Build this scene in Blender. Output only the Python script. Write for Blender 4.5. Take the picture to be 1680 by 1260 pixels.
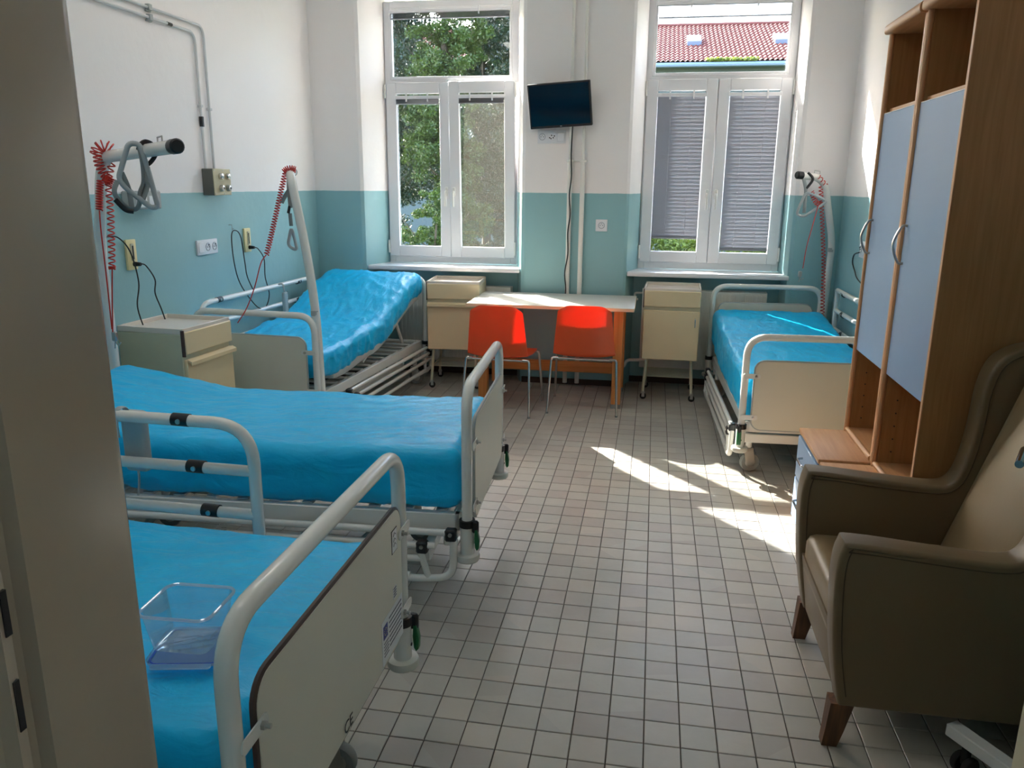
import bpy, bmesh, math, random
from mathutils import Vector, Matrix, noise, Euler
for o in list(bpy.data.objects): bpy.data.objects.remove(o, do_unlink=True)
SC = bpy.context.scene
COL = SC.collection
random.seed(7)
PI = math.pi
# ------------------------------------------------------------------ camera
cam = bpy.data.cameras.new('camera'); cam_o = bpy.data.objects.new('camera', cam); COL.objects.link(cam_o)
yaw, pitch, roll = .1729, .2486, .0085
f = Vector((-math.sin(yaw)*math.cos(pitch), math.cos(yaw)*math.cos(pitch), -math.sin(pitch)))
r = Vector((math.cos(yaw), math.sin(yaw), 0)); u = r.cross(f)
r2 = math.cos(roll)*r + math.sin(roll)*u; u2 = -math.sin(roll)*r + math.cos(roll)*u
cam_o.matrix_world = Matrix(((r2.x, u2.x, -f.x, 0), (r2.y, u2.y, -f.y, 0), (r2.z, u2.z, -f.z, 1.4969), (0, 0, 0, 1)))
cam.sensor_fit = 'HORIZONTAL'; cam.sensor_width = 36; cam.lens = 1296.85/1680*36
cam.clip_start = .02; cam.clip_end = 300
SC.camera = cam_o
# ------------------------------------------------------------------ sky, sun, exposure
SUN = Vector((.85, -1, -.89)).normalized()
w = bpy.data.worlds.new('sky'); SC.world = w; w.use_nodes = True
nt = w.node_tree; nt.nodes.clear()
sky = nt.nodes.new('ShaderNodeTexSky'); sky.sky_type = 'NISHITA'; sky.sun_disc = False
sky.sun_elevation = math.radians(34.1); sky.sun_rotation = math.radians(-40.4)
sky.air_density = 1.0; sky.dust_density = 2.5; sky.ozone_density = 1.0
bg = nt.nodes.new('ShaderNodeBackground'); bg.inputs['Strength'].default_value = .52
wo = nt.nodes.new('ShaderNodeOutputWorld')
nt.links.new(sky.outputs[0], bg.inputs[0]); nt.links.new(bg.outputs[0], wo.inputs[0])
sl = bpy.data.lights.new('sun', 'SUN'); sl.energy = 14; sl.angle = math.radians(.6); sl.color = (1, .95, .88)
so = bpy.data.objects.new('sun', sl); COL.objects.link(so); so.rotation_mode = 'QUATERNION'
so.rotation_quaternion = SUN.to_track_quat('-Z', 'Y'); so.location = (-8, 12, 12)
VS = SC.view_settings
VS.view_transform = 'Standard'; VS.look = 'None'; VS.gamma = 1; VS.use_curve_mapping = False
VS.exposure = 2.42
SC.cycles.diffuse_bounces = 10; SC.cycles.max_bounces = 16
# ------------------------------------------------------------------ materials
def srgb(c):
    return tuple((x/12.92 if x <= .04045 else ((x+.055)/1.055)**2.4) for x in [v/255 for v in c])
MATS = {}
def mat(name, col, rough=.5, metal=0, spec=.5, bump=None, var=None, coat=0, trans=0, hexcol=True, tcol=None):
    """procedural material: colour with noise variation and a noise bump"""
    m = bpy.data.materials.new(name); m.use_nodes = True
    n = m.node_tree; b = n.nodes['Principled BSDF']
    c = srgb(col) if hexcol else col
    b.inputs['Base Color'].default_value = (*c, 1); b.inputs['Roughness'].default_value = rough
    b.inputs['Metallic'].default_value = metal; b.inputs['Specular IOR Level'].default_value = spec
    b.inputs['Coat Weight'].default_value = coat
    tc = n.nodes.new('ShaderNodeTexCoord')
    if var:
        sc, amt = var
        nz = n.nodes.new('ShaderNodeTexNoise'); nz.inputs['Scale'].default_value = sc; nz.inputs['Detail'].default_value = 4
        n.links.new(tc.outputs['Object'], nz.inputs['Vector'])
        mx = n.nodes.new('ShaderNodeMix'); mx.data_type = 'RGBA'
        mx.inputs[6].default_value = (*[x*(1-amt) for x in c], 1); mx.inputs[7].default_value = (*[min(1, x*(1+amt)) for x in c], 1)
        n.links.new(nz.outputs['Fac'], mx.inputs[0]); n.links.new(mx.outputs[2], b.inputs['Base Color'])
    if bump:
        sc, st, d = bump
        nz = n.nodes.new('ShaderNodeTexNoise'); nz.inputs['Scale'].default_value = sc; nz.inputs['Detail'].default_value = 5
        n.links.new(tc.outputs['Object'], nz.inputs['Vector'])
        bp = n.nodes.new('ShaderNodeBump'); bp.inputs['Strength'].default_value = st; bp.inputs['Distance'].default_value = d
        n.links.new(nz.outputs['Fac'], bp.inputs['Height']); n.links.new(bp.outputs[0], b.inputs['Normal'])
    if trans:
        tr = n.nodes.new('ShaderNodeBsdfTranslucent'); tr.inputs[0].default_value = (*(srgb(tcol) if tcol else c), 1)
        ms = n.nodes.new('ShaderNodeMixShader'); ms.inputs[0].default_value = trans
        out = n.nodes['Material Output']
        n.links.new(b.outputs[0], ms.inputs[1]); n.links.new(tr.outputs[0], ms.inputs[2]); n.links.new(ms.outputs[0], out.inputs[0])
    MATS[name] = m
    return m
def wall_mat():
    m = bpy.data.materials.new('painted_plaster'); m.use_nodes = True
    n = m.node_tree; b = n.nodes['Principled BSDF']
    g = n.nodes.new('ShaderNodeNewGeometry'); sx = n.nodes.new('ShaderNodeSeparateXYZ')
    n.links.new(g.outputs['Position'], sx.inputs[0])
    nz = n.nodes.new('ShaderNodeTexNoise'); nz.inputs['Scale'].default_value = 9
    n.links.new(g.outputs['Position'], nz.inputs['Vector'])
    ad = n.nodes.new('ShaderNodeMath'); ad.operation = 'MULTIPLY_ADD'; ad.inputs[1].default_value = .006
    n.links.new(nz.outputs['Fac'], ad.inputs[0]); n.links.new(sx.outputs['Z'], ad.inputs[2])
    gt = n.nodes.new('ShaderNodeMath'); gt.operation = 'GREATER_THAN'; gt.inputs[1].default_value = 1.434
    n.links.new(ad.outputs[0], gt.inputs[0])
    n2 = n.nodes.new('ShaderNodeTexNoise'); n2.inputs['Scale'].default_value = 1.7; n2.inputs['Detail'].default_value = 5
    n.links.new(g.outputs['Position'], n2.inputs['Vector'])
    def two(a, c):
        mx = n.nodes.new('ShaderNodeMix'); mx.data_type = 'RGBA'
        mx.inputs[6].default_value = (*srgb(a), 1); mx.inputs[7].default_value = (*srgb(c), 1)
        n.links.new(n2.outputs['Fac'], mx.inputs[0]); return mx
    lo = two((140, 182, 187), (149, 192, 196)); hi = two((238, 233, 231), (244, 240, 238))
    mx = n.nodes.new('ShaderNodeMix'); mx.data_type = 'RGBA'
    n.links.new(gt.outputs[0], mx.inputs[0]); n.links.new(lo.outputs[2], mx.inputs[6]); n.links.new(hi.outputs[2], mx.inputs[7])
    n.links.new(mx.outputs[2], b.inputs['Base Color'])
    rr = n.nodes.new('ShaderNodeMapRange'); rr.inputs[3].default_value = .38; rr.inputs[4].default_value = .8
    n.links.new(gt.outputs[0], rr.inputs[0]); n.links.new(rr.outputs[0], b.inputs['Roughness'])
    n3 = n.nodes.new('ShaderNodeTexNoise'); n3.inputs['Scale'].default_value = 14; n3.inputs['Detail'].default_value = 6
    n.links.new(g.outputs['Position'], n3.inputs['Vector'])
    bp = n.nodes.new('ShaderNodeBump'); bp.inputs['Strength'].default_value = .25; bp.inputs['Distance'].default_value = .008
    n.links.new(n3.outputs['Fac'], bp.inputs['Height']); n.links.new(bp.outputs[0], b.inputs['Normal'])
    return m
def tile_mat():
    m = bpy.data.materials.new('glazed_floor_tile'); m.use_nodes = True
    n = m.node_tree; b = n.nodes['Principled BSDF']
    g = n.nodes.new('ShaderNodeNewGeometry')
    ad = n.nodes.new('ShaderNodeVectorMath'); ad.operation = 'ADD'; ad.inputs[1].default_value = (.0559, -2.2105+5, 0)
    n.links.new(g.outputs['Position'], ad.inputs[0])
    sc = n.nodes.new('ShaderNodeVectorMath'); sc.operation = 'MULTIPLY'; sc.inputs[1].default_value = (10, 10, 0)
    n.links.new(ad.outputs[0], sc.inputs[0])
    fl = n.nodes.new('ShaderNodeVectorMath'); fl.operation = 'FLOOR'; n.links.new(sc.outputs[0], fl.inputs[0])
    wn = n.nodes.new('ShaderNodeTexWhiteNoise'); n.links.new(fl.outputs[0], wn.inputs['Vector'])
    cr = n.nodes.new('ShaderNodeValToRGB')
    cr.color_ramp.elements[0].color = (*srgb((184, 175, 166)), 1); cr.color_ramp.elements[1].color = (*srgb((200, 192, 180)), 1)
    e = cr.color_ramp.elements.new(.5); e.color = (*srgb((190, 187, 177)), 1)
    n.links.new(wn.outputs['Value'], cr.inputs[0])
    nz = n.nodes.new('ShaderNodeTexNoise'); nz.inputs['Scale'].default_value = 3; nz.inputs['Detail'].default_value = 6
    n.links.new(g.outputs['Position'], nz.inputs['Vector'])
    mx = n.nodes.new('ShaderNodeMix'); mx.data_type = 'RGBA'; mx.blend_type = 'MULTIPLY'; mx.inputs[0].default_value = .3
    n.links.new(cr.outputs[0], mx.inputs[6]); n.links.new(nz.outputs['Fac'], mx.inputs[7]); n.links.new(mx.outputs[2], b.inputs['Base Color'])
    b.inputs['Roughness'].default_value = .3; b.inputs['Specular IOR Level'].default_value = .45
    n2 = n.nodes.new('ShaderNodeTexNoise'); n2.inputs['Scale'].default_value = 25
    n.links.new(g.outputs['Position'], n2.inputs['Vector'])
    bp = n.nodes.new('ShaderNodeBump'); bp.inputs['Strength'].default_value = .15; bp.inputs['Distance'].default_value = .004
    n.links.new(n2.outputs['Fac'], bp.inputs['Height']); n.links.new(bp.outputs[0], b.inputs['Normal'])
    mr = n.nodes.new('ShaderNodeMapRange'); mr.inputs[3].default_value = .22; mr.inputs[4].default_value = .5
    n.links.new(nz.outputs['Fac'], mr.inputs[0]); n.links.new(mr.outputs[0], b.inputs['Roughness'])
    return m
def wood_mat(name, a, c, scale=(3, 3, 30), rough=.45, axis='z'):
    m = bpy.data.materials.new(name); m.use_nodes = True
    n = m.node_tree; b = n.nodes['Principled BSDF']
    tc = n.nodes.new('ShaderNodeTexCoord'); mp = n.nodes.new('ShaderNodeMapping')
    mp.inputs['Scale'].default_value = {'z': (28, 28, 1.6), 'y': (28, 1.6, 28), 'x': (1.6, 28, 28)}[axis]
    n.links.new(tc.outputs['Object'], mp.inputs[0])
    nz = n.nodes.new('ShaderNodeTexNoise'); nz.inputs['Scale'].default_value = 2.2; nz.inputs['Detail'].default_value = 8; nz.inputs['Distortion'].default_value = .6
    n.links.new(mp.outputs[0], nz.inputs['Vector'])
    cr = n.nodes.new('ShaderNodeValToRGB'); cr.color_ramp.elements[0].color = (*srgb(a), 1); cr.color_ramp.elements[1].color = (*srgb(c), 1)
    cr.color_ramp.elements[0].position = .3; cr.color_ramp.elements[1].position = .7
    n.links.new(nz.outputs['Fac'], cr.inputs[0]); n.links.new(cr.outputs[0], b.inputs['Base Color'])
    b.inputs['Roughness'].default_value = rough
    return m
def glass_mat(name, tint=(1, 1, 1), refl=.06, haze=0, hazecol=(.8, .8, .8)):
    m = bpy.data.materials.new(name); m.use_nodes = True
    n = m.node_tree; n.nodes.clear(); out = n.nodes.new('ShaderNodeOutputMaterial')
    t = n.nodes.new('ShaderNodeBsdfTransparent'); t.inputs[0].default_value = (*tint, 1)
    g = n.nodes.new('ShaderNodeBsdfGlossy'); g.inputs['Roughness'].default_value = .02
    fr = n.nodes.new('ShaderNodeLayerWeight'); fr.inputs[0].default_value = .25
    ml = n.nodes.new('ShaderNodeMath'); ml.operation = 'MULTIPLY_ADD'; ml.inputs[1].default_value = .5; ml.inputs[2].default_value = refl*.5
    n.links.new(fr.outputs['Fresnel'], ml.inputs[0])
    ms = n.nodes.new('ShaderNodeMixShader'); n.links.new(ml.outputs[0], ms.inputs[0])
    n.links.new(t.outputs[0], ms.inputs[1]); n.links.new(g.outputs[0], ms.inputs[2])
    last = ms
    if haze:
        d = n.nodes.new('ShaderNodeBsdfTranslucent'); d.inputs[0].default_value = (*hazecol, 1)
        m2 = n.nodes.new('ShaderNodeMixShader'); m2.inputs[0].default_value = haze
        n.links.new(ms.outputs[0], m2.inputs[1]); n.links.new(d.outputs[0], m2.inputs[2]); last = m2
    n.links.new(last.outputs[0], out.inputs[0])
    return m
def cover_mat():
    m = bpy.data.materials.new('blue_vinyl_cover'); m.use_nodes = True
    n = m.node_tree; b = n.nodes['Principled BSDF']
    b.inputs['Base Color'].default_value = (*srgb((0, 186, 244)), 1); b.inputs['Roughness'].default_value = .38
    b.inputs['Specular IOR Level'].default_value = .32
    b.inputs['Coat Weight'].default_value = .1; b.inputs['Coat Roughness'].default_value = .25
    tc = n.nodes.new('ShaderNodeTexCoord'); mp = n.nodes.new('ShaderNodeMapping'); mp.inputs['Scale'].default_value = (3.5, 9, 8); mp.inputs['Rotation'].default_value = (0, 0, .5)
    n.links.new(tc.outputs['Object'], mp.inputs[0])
    nz = n.nodes.new('ShaderNodeTexNoise'); nz.inputs['Scale'].default_value = 1.6; nz.inputs['Detail'].default_value = 6; nz.inputs['Distortion'].default_value = 1.4
    n.links.new(mp.outputs[0], nz.inputs['Vector'])
    n2 = n.nodes.new('ShaderNodeTexNoise'); n2.inputs['Scale'].default_value = 30; n2.inputs['Detail'].default_value = 4; n2.inputs['Distortion'].default_value = 1
    n.links.new(tc.outputs['Object'], n2.inputs['Vector'])
    ad = n.nodes.new('ShaderNodeMath'); ad.operation = 'MULTIPLY_ADD'; ad.inputs[1].default_value = .2
    n.links.new(n2.outputs['Fac'], ad.inputs[0]); n.links.new(nz.outputs['Fac'], ad.inputs[2])
    bp = n.nodes.new('ShaderNodeBump'); bp.inputs['Strength'].default_value = .42; bp.inputs['Distance'].default_value = .02
    n.links.new(ad.outputs[0], bp.inputs['Height']); n.links.new(bp.outputs[0], b.inputs['Normal'])
    cr = n.nodes.new('ShaderNodeValToRGB'); cr.color_ramp.elements[0].color = (*srgb((0, 176, 238)), 1); cr.color_ramp.elements[1].color = (*srgb((16, 200, 252)), 1)
    n.links.new(nz.outputs['Fac'], cr.inputs[0]); n.links.new(cr.outputs[0], b.inputs['Base Color'])
    return m
M_WALL = wall_mat(); M_TILE = tile_mat(); M_BLUE = cover_mat()
M_GROUT = mat('grout', (74, 66, 58), .9)
M_CEIL = mat('ceiling_white', (235, 232, 226), .8)
M_PVC = mat('window_pvc', (232, 232, 234), .3)
M_GLASS = glass_mat('window_glass', (.93, .945, .95))
M_HAZYGLASS = glass_mat('hazy_window_glass', (.78, .79, .77), haze=.013, hazecol=(.55, .53, .48))  # greyer pane with a faint translucent haze mixed in
M_SLAT = mat('blind_slat', (150, 151, 158), .5, trans=.012)
M_ENAMEL = mat('cream_enamel_tube', (226, 225, 219), .26, coat=.3)
M_WHITE = mat('white_enamel', (232, 231, 227), .35)
M_ROLL = mat('bumper_plastic', (204, 203, 194), .45)
M_PANEL = mat('cream_laminate', (214, 211, 196), .42, var=(6, .03))
M_EDGE = mat('dark_brown_edging', (74, 56, 52), .5)
M_BLACK = mat('black_plastic', (22, 24, 28), .4)
M_BLACKR = mat('black_rubber', (28, 28, 28), .7)
M_GREYP = mat('grey_plastic', (168, 172, 170), .45)
M_GREYR = mat('grey_wheel', (132, 134, 132), .6)
M_STEEL = mat('steel', (190, 188, 184), .28, metal=1)
M_CHROME = mat('chrome', (205, 203, 200), .12, metal=1)
M_FILL = mat('fill_lamp_glow', (240, 240, 236), .6)  # glowing underside of the added fill lamps
M_FILL.node_tree.nodes['Principled BSDF'].inputs['Emission Color'].default_value = (1, .97, .93, 1)
M_FILL.node_tree.nodes['Principled BSDF'].inputs['Emission Strength'].default_value = 1.45
M_GREEN = mat('green_lever', (16, 104, 58), .4)
M_CREAMM = mat('cream_metal', (226, 206, 166), .4, var=(5, .05))
M_CREAMTOP = mat('tray_top', (226, 216, 204), .25, var=(12, .04))
M_DIRTY = mat('aged_cream', (202, 196, 168), .5, var=(8, .1))
M_ORANGE = mat('orange_plastic', (222, 104, 56), .3, trans=.34, tcol=(250, 30, 26))
M_TABLE = mat('table_laminate', (218, 216, 210), .3)
M_TEDGE = mat('table_edge', (236, 206, 172), .4)
M_WOODT = wood_mat('table_leg_wood', (196, 122, 58), (216, 144, 76), axis='z')
M_WOODX = wood_mat('table_rail_wood', (196, 122, 58), (216, 144, 76), axis='x')
M_WARD = wood_mat('wardrobe_laminate', (150, 106, 62), (168, 122, 76), axis='z')
M_WARDY = wood_mat('bench_laminate', (178, 130, 86), (194, 146, 102), axis='y')
M_WEDGE = wood_mat('wardrobe_edge', (192, 142, 100), (206, 156, 114), axis='z')
M_WBLUE = mat('blue_grey_laminate', (128, 158, 194), .3)
M_VINYL = mat('taupe_vinyl', (112, 93, 66), .42, bump=(60, .12, .003), var=(4, .05))
M_VINYL2 = mat('taupe_vinyl_trim', (132, 112, 82), .4, bump=(60, .1, .003))
M_SEAM = mat('dark_seam', (70, 56, 36), .7)
M_LEGW = wood_mat('worn_leg_wood', (66, 44, 30), (120, 78, 46), axis='z', rough=.55)
M_JAMB = mat('taupe_gloss_paint', (148, 136, 116), .22, bump=(35, .12, .003), var=(20, .03))
M_JAMB2 = mat('dark_gap', (60, 46, 30), .7)
M_DOOR = mat('cream_door_paint', (206, 198, 170), .3)
M_TV = mat('tv_screen', (8, 16, 30), .08, spec=.6)
M_SOCKET = mat('socket_plastic', (226, 228, 232), .35)
M_SOCKG = mat('socket_grey', (168, 174, 180), .45)
M_CALL = mat('cream_call_plate', (230, 214, 160), .4)
M_BOXC = mat('beige_switch_face', (196, 184, 150), .45)
M_BOXG = mat('grey_switch_side', (104, 104, 96), .5)
M_RED = mat('red_cord', (198, 44, 30), .4)
M_CONDUIT = mat('painted_conduit', (205, 206, 206), .4)
M_RAD = mat('radiator_enamel', (230, 228, 220), .35)
M_SKIRT = mat('dark_skirting', (62, 42, 30), .5)
M_PLASTIC = glass_mat('clear_plastic', (.80, .91, .98), refl=.25, haze=.13, hazecol=(.75, .86, .95))
M_LID = glass_mat('clear_lid_plastic', (.84, .90, .98), refl=.25, haze=.3, hazecol=(.72, .80, .95))
M_LIDRIM = mat('blue_seal', (40, 76, 170), .3)
M_RIM = glass_mat('clear_rim', (.86, .93, 1), refl=.5, haze=.5, hazecol=(.85, .92, 1))
M_STRAP = mat('grey_strap', (132, 138, 138), .6)
M_HANDLE = mat('grey_handle', (165, 172, 174), .45)
M_INK = mat('label_ink', (90, 92, 104), .6)
M_INKD = mat('dark_ink', (40, 40, 40), .6)
M_FLAG = mat('flag_blue', (48, 56, 140), .5)
M_STICK = mat('white_sticker', (222, 224, 226), .4)
M_MATT = mat('grey_mattress_base', (190, 190, 188), .7)
M_ROOF = mat('clay_roof', (112, 56, 46), .8, var=(3, .15))
M_FACADE = mat('facade_plaster', (88, 94, 92), .9, var=(2, .06))
M_GUTTER = mat('gutter_metal', (120, 132, 150), .4)
M_SKYL = mat('skylight_glass', (130, 165, 175), .15)
M_LEAF = mat('leaf', (66, 84, 30), .38, trans=.3)
M_LEAFD = mat('leaf_dark', (38, 56, 30), .34, trans=.22)
M_LEAFH = mat('leaf_hedge', (104, 118, 44), .5, trans=.35)
M_BARK = mat('bark', (70, 60, 48), .9, bump=(20, .5, .02))
M_GRASS = mat('lawn', (74, 88, 44), .9, var=(4, .3))
# ------------------------------------------------------------------ mesh helpers
class MB:
    def __init__(s): s.v = []; s.f = []
    def add(s, vs, fs, M=None):
        o = len(s.v)
        s.v += [tuple(M @ Vector(p)) if M else tuple(p) for p in vs]; s.f += [tuple(i+o for i in q) for q in fs]; return s
    def box(s, x0, x1, y0, y1, z0, z1, bev=0, M=None, seg=1):
        if bev <= 0:
            return s.add([(x0, y0, z0), (x1, y0, z0), (x1, y1, z0), (x0, y1, z0), (x0, y0, z1), (x1, y0, z1), (x1, y1, z1), (x0, y1, z1)],
                         [(0, 3, 2, 1), (4, 5, 6, 7), (0, 1, 5, 4), (1, 2, 6, 5), (2, 3, 7, 6), (3, 0, 4, 7)], M)
        bm = bmesh.new(); bmesh.ops.create_cube(bm, size=1)
        for v in bm.verts: v.co = Vector(((x0+x1)/2+v.co.x*(x1-x0), (y0+y1)/2+v.co.y*(y1-y0), (z0+z1)/2+v.co.z*(z1-z0)))
        bmesh.ops.bevel(bm, geom=bm.edges[:], offset=bev, segments=seg, affect='EDGES', profile=.5)
        return s.bm(bm, M)
    def bm(s, bm, M=None):
        bm.verts.index_update(); s.add([v.co[:] for v in bm.verts], [[v.index for v in fc.verts] for fc in bm.faces], M); bm.free(); return s
    def prism(s, poly, axis, a, b, bev=0, seg=2, M=None):
        """poly: 2D outline in the other two axes (in xyz order), extruded from a to b"""
        def P(p, t): return {'x': (t, p[0], p[1]), 'y': (p[0], t, p[1]), 'z': (p[0], p[1], t)}[axis]
        bm = bmesh.new(); A = [bm.verts.new(P(p, a)) for p in poly]; B = [bm.verts.new(P(p, b)) for p in poly]
        n = len(poly); cap = [bm.faces.new(A), bm.faces.new(B[::-1])]
        for i in range(n): bm.faces.new((A[(i+1) % n], A[i], B[i], B[(i+1) % n]))
        bmesh.ops.recalc_face_normals(bm, faces=bm.faces[:])
        if bev:
            es = set(cap[0].edges) | set(cap[1].edges)
            bmesh.ops.bevel(bm, geom=list(es), offset=bev, segments=seg, affect='EDGES', profile=.5)
        return s.bm(bm, M)
    def tube(s, pts, rad, n=10, closed=False, caps=True, M=None, flat=None):
        pts = [Vector(p) for p in pts]; m = len(pts)
        rads = rad if isinstance(rad, (list, tuple)) else [rad]*m
        T = []
        for i in range(m):
            a = pts[(i-1) % m] if (closed or i > 0) else pts[i]; b = pts[(i+1) % m] if (closed or i < m-1) else pts[i]
            d = (b-a); T.append(d.normalized() if d.length > 1e-9 else Vector((0, 0, 1)))
        ref = Vector((0, 0, 1)) if abs(T[0].z) < .9 else Vector((1, 0, 0))
        N = (ref - T[0]*ref.dot(T[0])).normalized(); vs = []
        for i in range(m):
            if i: N = (N - T[i]*N.dot(T[i])).normalized()
            Bv = T[i].cross(N)
            for k in range(n):
                a = 2*PI*k/n; ry = rads[i]*(flat if flat else 1)
                vs.append(tuple(pts[i]+N*math.cos(a)*rads[i]+Bv*math.sin(a)*ry))
        fs = []
        for i in range(m if closed else m-1):
            j = (i+1) % m
            for k in range(n): fs.append((i*n+k, i*n+(k+1) % n, j*n+(k+1) % n, j*n+k))
        if caps and not closed: fs.append(tuple(range(n))[::-1]); fs.append(tuple((m-1)*n+k for k in range(n)))
        return s.add(vs, fs, M)
    def cyl(s, p0, p1, r0, r1=None, n=16, M=None): return s.tube([p0, p1], [r0, r0 if r1 is None else r1], n, M=M)
    def lathe(s, prof, n=20, M=None):
        vs = []; fs = []
        for (rr, z) in prof:
            for k in range(n): vs.append((rr*math.cos(2*PI*k/n), rr*math.sin(2*PI*k/n), z))
        for i in range(len(prof)-1):
            for k in range(n): fs.append((i*n+k, i*n+(k+1) % n, (i+1)*n+(k+1) % n, (i+1)*n+k))
        fs.append(tuple(range(n))[::-1]); fs.append(tuple((len(prof)-1)*n+k for k in range(n)))
        return s.add(vs, fs, M)
    def rbox(s, hx, hy, hz, r, nx, ny, nz, fn=None, M=None):
        """dense rounded box centred on the origin, optional per-vertex map fn(p, normal)"""
        bm = bmesh.new(); H = (hx, hy, hz); N = (nx, ny, nz); key = {}
        def V(p):
            k = (round(p[0], 5), round(p[1], 5), round(p[2], 5))
            if k not in key: key[k] = bm.verts.new(p)
            return key[k]
        for ax in range(3):
            a, b = (ax+1) % 3, (ax+2) % 3
            for sg in (-1, 1):
                for i in range(N[a]):
                    for j in range(N[b]):
                        q = []
                        for di, dj in ((0, 0), (1, 0), (1, 1), (0, 1)):
                            p = [0, 0, 0]; p[ax] = sg*H[ax]; p[a] = -H[a]+2*H[a]*(i+di)/N[a]; p[b] = -H[b]+2*H[b]*(j+dj)/N[b]; q.append(V(tuple(p)))
                        if sg < 0: q.reverse()
                        try: bm.faces.new(q)
                        except ValueError: pass
        for v in bm.verts:
            p = v.co.copy(); q = Vector([max(-(H[i]-r), min(H[i]-r, p[i])) for i in range(3)]); d = p-q
            nn = d.normalized() if d.length > 1e-9 else Vector((0, 0, 1)); p = q+nn*r
            v.co = fn(p, nn) if fn else p
        return s.bm(bm, M)
    def build(s, name, m, parent=None, smooth=True, ang=40, mat2=None):
        me = bpy.data.meshes.new(name); me.from_pydata(s.v, [], s.f); me.validate(); me.update()
        me.materials.append(m)
        if smooth:
            me.polygons.foreach_set('use_smooth', [True]*len(me.polygons)); 
            try: me.set_sharp_from_angle(angle=math.radians(ang))
            except Exception: pass
        o = bpy.data.objects.new(name, me); COL.objects.link(o)
        if parent: o.parent = parent
        return o
def fillet(pts, rad, seg=6, closed=False):
    pts = [Vector(p) for p in pts]; out = []; n = len(pts)
    for i in range(n):
        if not closed and i in (0, n-1): out.append(pts[i]); continue
        a, b, c = pts[i-1], pts[i], pts[(i+1) % n]
        r_ = rad if not isinstance(rad, dict) else rad.get(i, .02)
        u1 = (a-b); u2 = (c-b); d = min(r_, u1.length*.49, u2.length*.49)
        p, q = b+u1.normalized()*d, b+u2.normalized()*d
        for k in range(seg+1):
            t = k/seg; out.append(p*(1-t)**2+b*2*t*(1-t)+q*t*t)
    return out
def rrect(x0, x1, y0, y1, rr, seg=5, corners=(1, 1, 1, 1)):
    out = []
    for (cx, cy, a0, on) in ((x1, y1, 0, corners[2]), (x0, y1, 90, corners[3]), (x0, y0, 180, corners[0]), (x1, y0, 270, corners[1])):
        if not on: out.append((cx, cy)); continue
        ccx = cx-rr if cx == x1 else cx+rr; ccy = cy-rr if cy == y1 else cy+rr
        for k in range(seg+1):
            a = math.radians(a0+90*k/seg); out.append((ccx+rr*math.cos(a), ccy+rr*math.sin(a)))
    return out
def smooth_path(pts, n=8):
    pts = [Vector(p) for p in pts]; out = []
    for i in range(len(pts)-1):
        p0 = pts[max(0, i-1)]; p1 = pts[i]; p2 = pts[i+1]; p3 = pts[min(len(pts)-1, i+2)]
        for k in range(n):
            t = k/n; out.append(.5*((2*p1)+(p2-p0)*t+(2*p0-5*p1+4*p2-p3)*t*t+(3*p1-p0-3*p2+p3)*t**3))
    out.append(pts[-1]); return out
def coil(path, R, turns, per=9):
    """helix around a polyline"""
    P = [Vector(p) for p in path]; L = [0]
    for i in range(1, len(P)): L.append(L[-1]+(P[i]-P[i-1]).length)
    tot = L[-1]; out = []; N = int(turns*per); nref = None
    for i in range(N+1):
        s_ = tot*i/N; k = 0
        while k < len(L)-2 and L[k+1] < s_: k += 1
        t = (s_-L[k])/max(1e-9, L[k+1]-L[k]); p = P[k].lerp(P[k+1], t); T = (P[k+1]-P[k]).normalized()
        if nref is None: nref = Vector((1, 0, 0)) if abs(T.x) < .8 else Vector((0, 1, 0))
        nref = (nref-T*nref.dot(T)).normalized(); B = T.cross(nref); a = 2*PI*i/per
        out.append(p+nref*R*math.cos(a)+B*R*math.sin(a))
    return out
def empty(name, loc=(0, 0, 0), rz=0, label=None, cat=None, group=None, kind=None):
    o = bpy.data.objects.new(name, None); COL.objects.link(o); o.location = loc; o.rotation_euler = (0, 0, rz); o.empty_display_size = .05
    return tag(o, label, cat, group, kind)
def tag(o, label=None, cat=None, group=None, kind=None):
    if label: o['label'] = label
    if cat: o['category'] = cat
    if group: o['group'] = group
    if kind: o['kind'] = kind
    return o
def copy_tree(o, parent=None):
    c = o.copy(); COL.objects.link(c)
    if parent: c.parent = parent
    for ch in list(o.children): copy_tree(ch, c)
    return c
XL, XR, YB, YF, ZC = -2.576, 1.277, 5.9, .60, 3.25
# ------------------------------------------------------------------ structure: walls
def arcpts(c, rr, a0, a1, n=5): return [(c[0]+rr*math.cos(math.radians(a0+(a1-a0)*k/n)), c[1]+rr*math.sin(math.radians(a0+(a1-a0)*k/n))) for k in range(n+1)]
YO = 6.42
b = MB()
b.prism([(XL-.3, YB), (-2.215, YB), (-2.19, YB+.012), (-2.175, YB+.04), (-2.095, 6.17), (-2.095, YO), (XL-.3, YO)], 'z', 0, ZC)
b.prism([(-.985, YB+.04), (-.97, YB+.012), (-.945, YB), (-.205, YB), (-.185, YB+.012), (-.175, YB+.04), (-.11, 6.17), (-.11, YO), (-1.045, YO), (-1.045, 6.17)], 'z', 0, ZC)
b.prism([(.945, YB+.04), (.955, YB+.012), (.98, YB), (XR+.3, YB), (XR+.3, YO), (.93, YO), (.93, 6.17)], 'z', 0, ZC)
for x0, x1 in ((-2.22, -.94), (-.2, .97)):
    b.box(x0, x1, 6.10, YO, 0, .84); b.box(x0, x1, 5.95, YO, 2.86, ZC)
tag(b.build('wall_back', M_WALL, smooth=True, ang=25), kind='structure')
tag(MB().box(XL-.2, XL, YF, YB, 0, ZC).build('wall_left', M_WALL, smooth=False), kind='structure')
tag(MB().box(XR, XR+.2, YF, YB, 0, ZC).build('wall_right', M_WALL, smooth=False), kind='structure')
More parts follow.
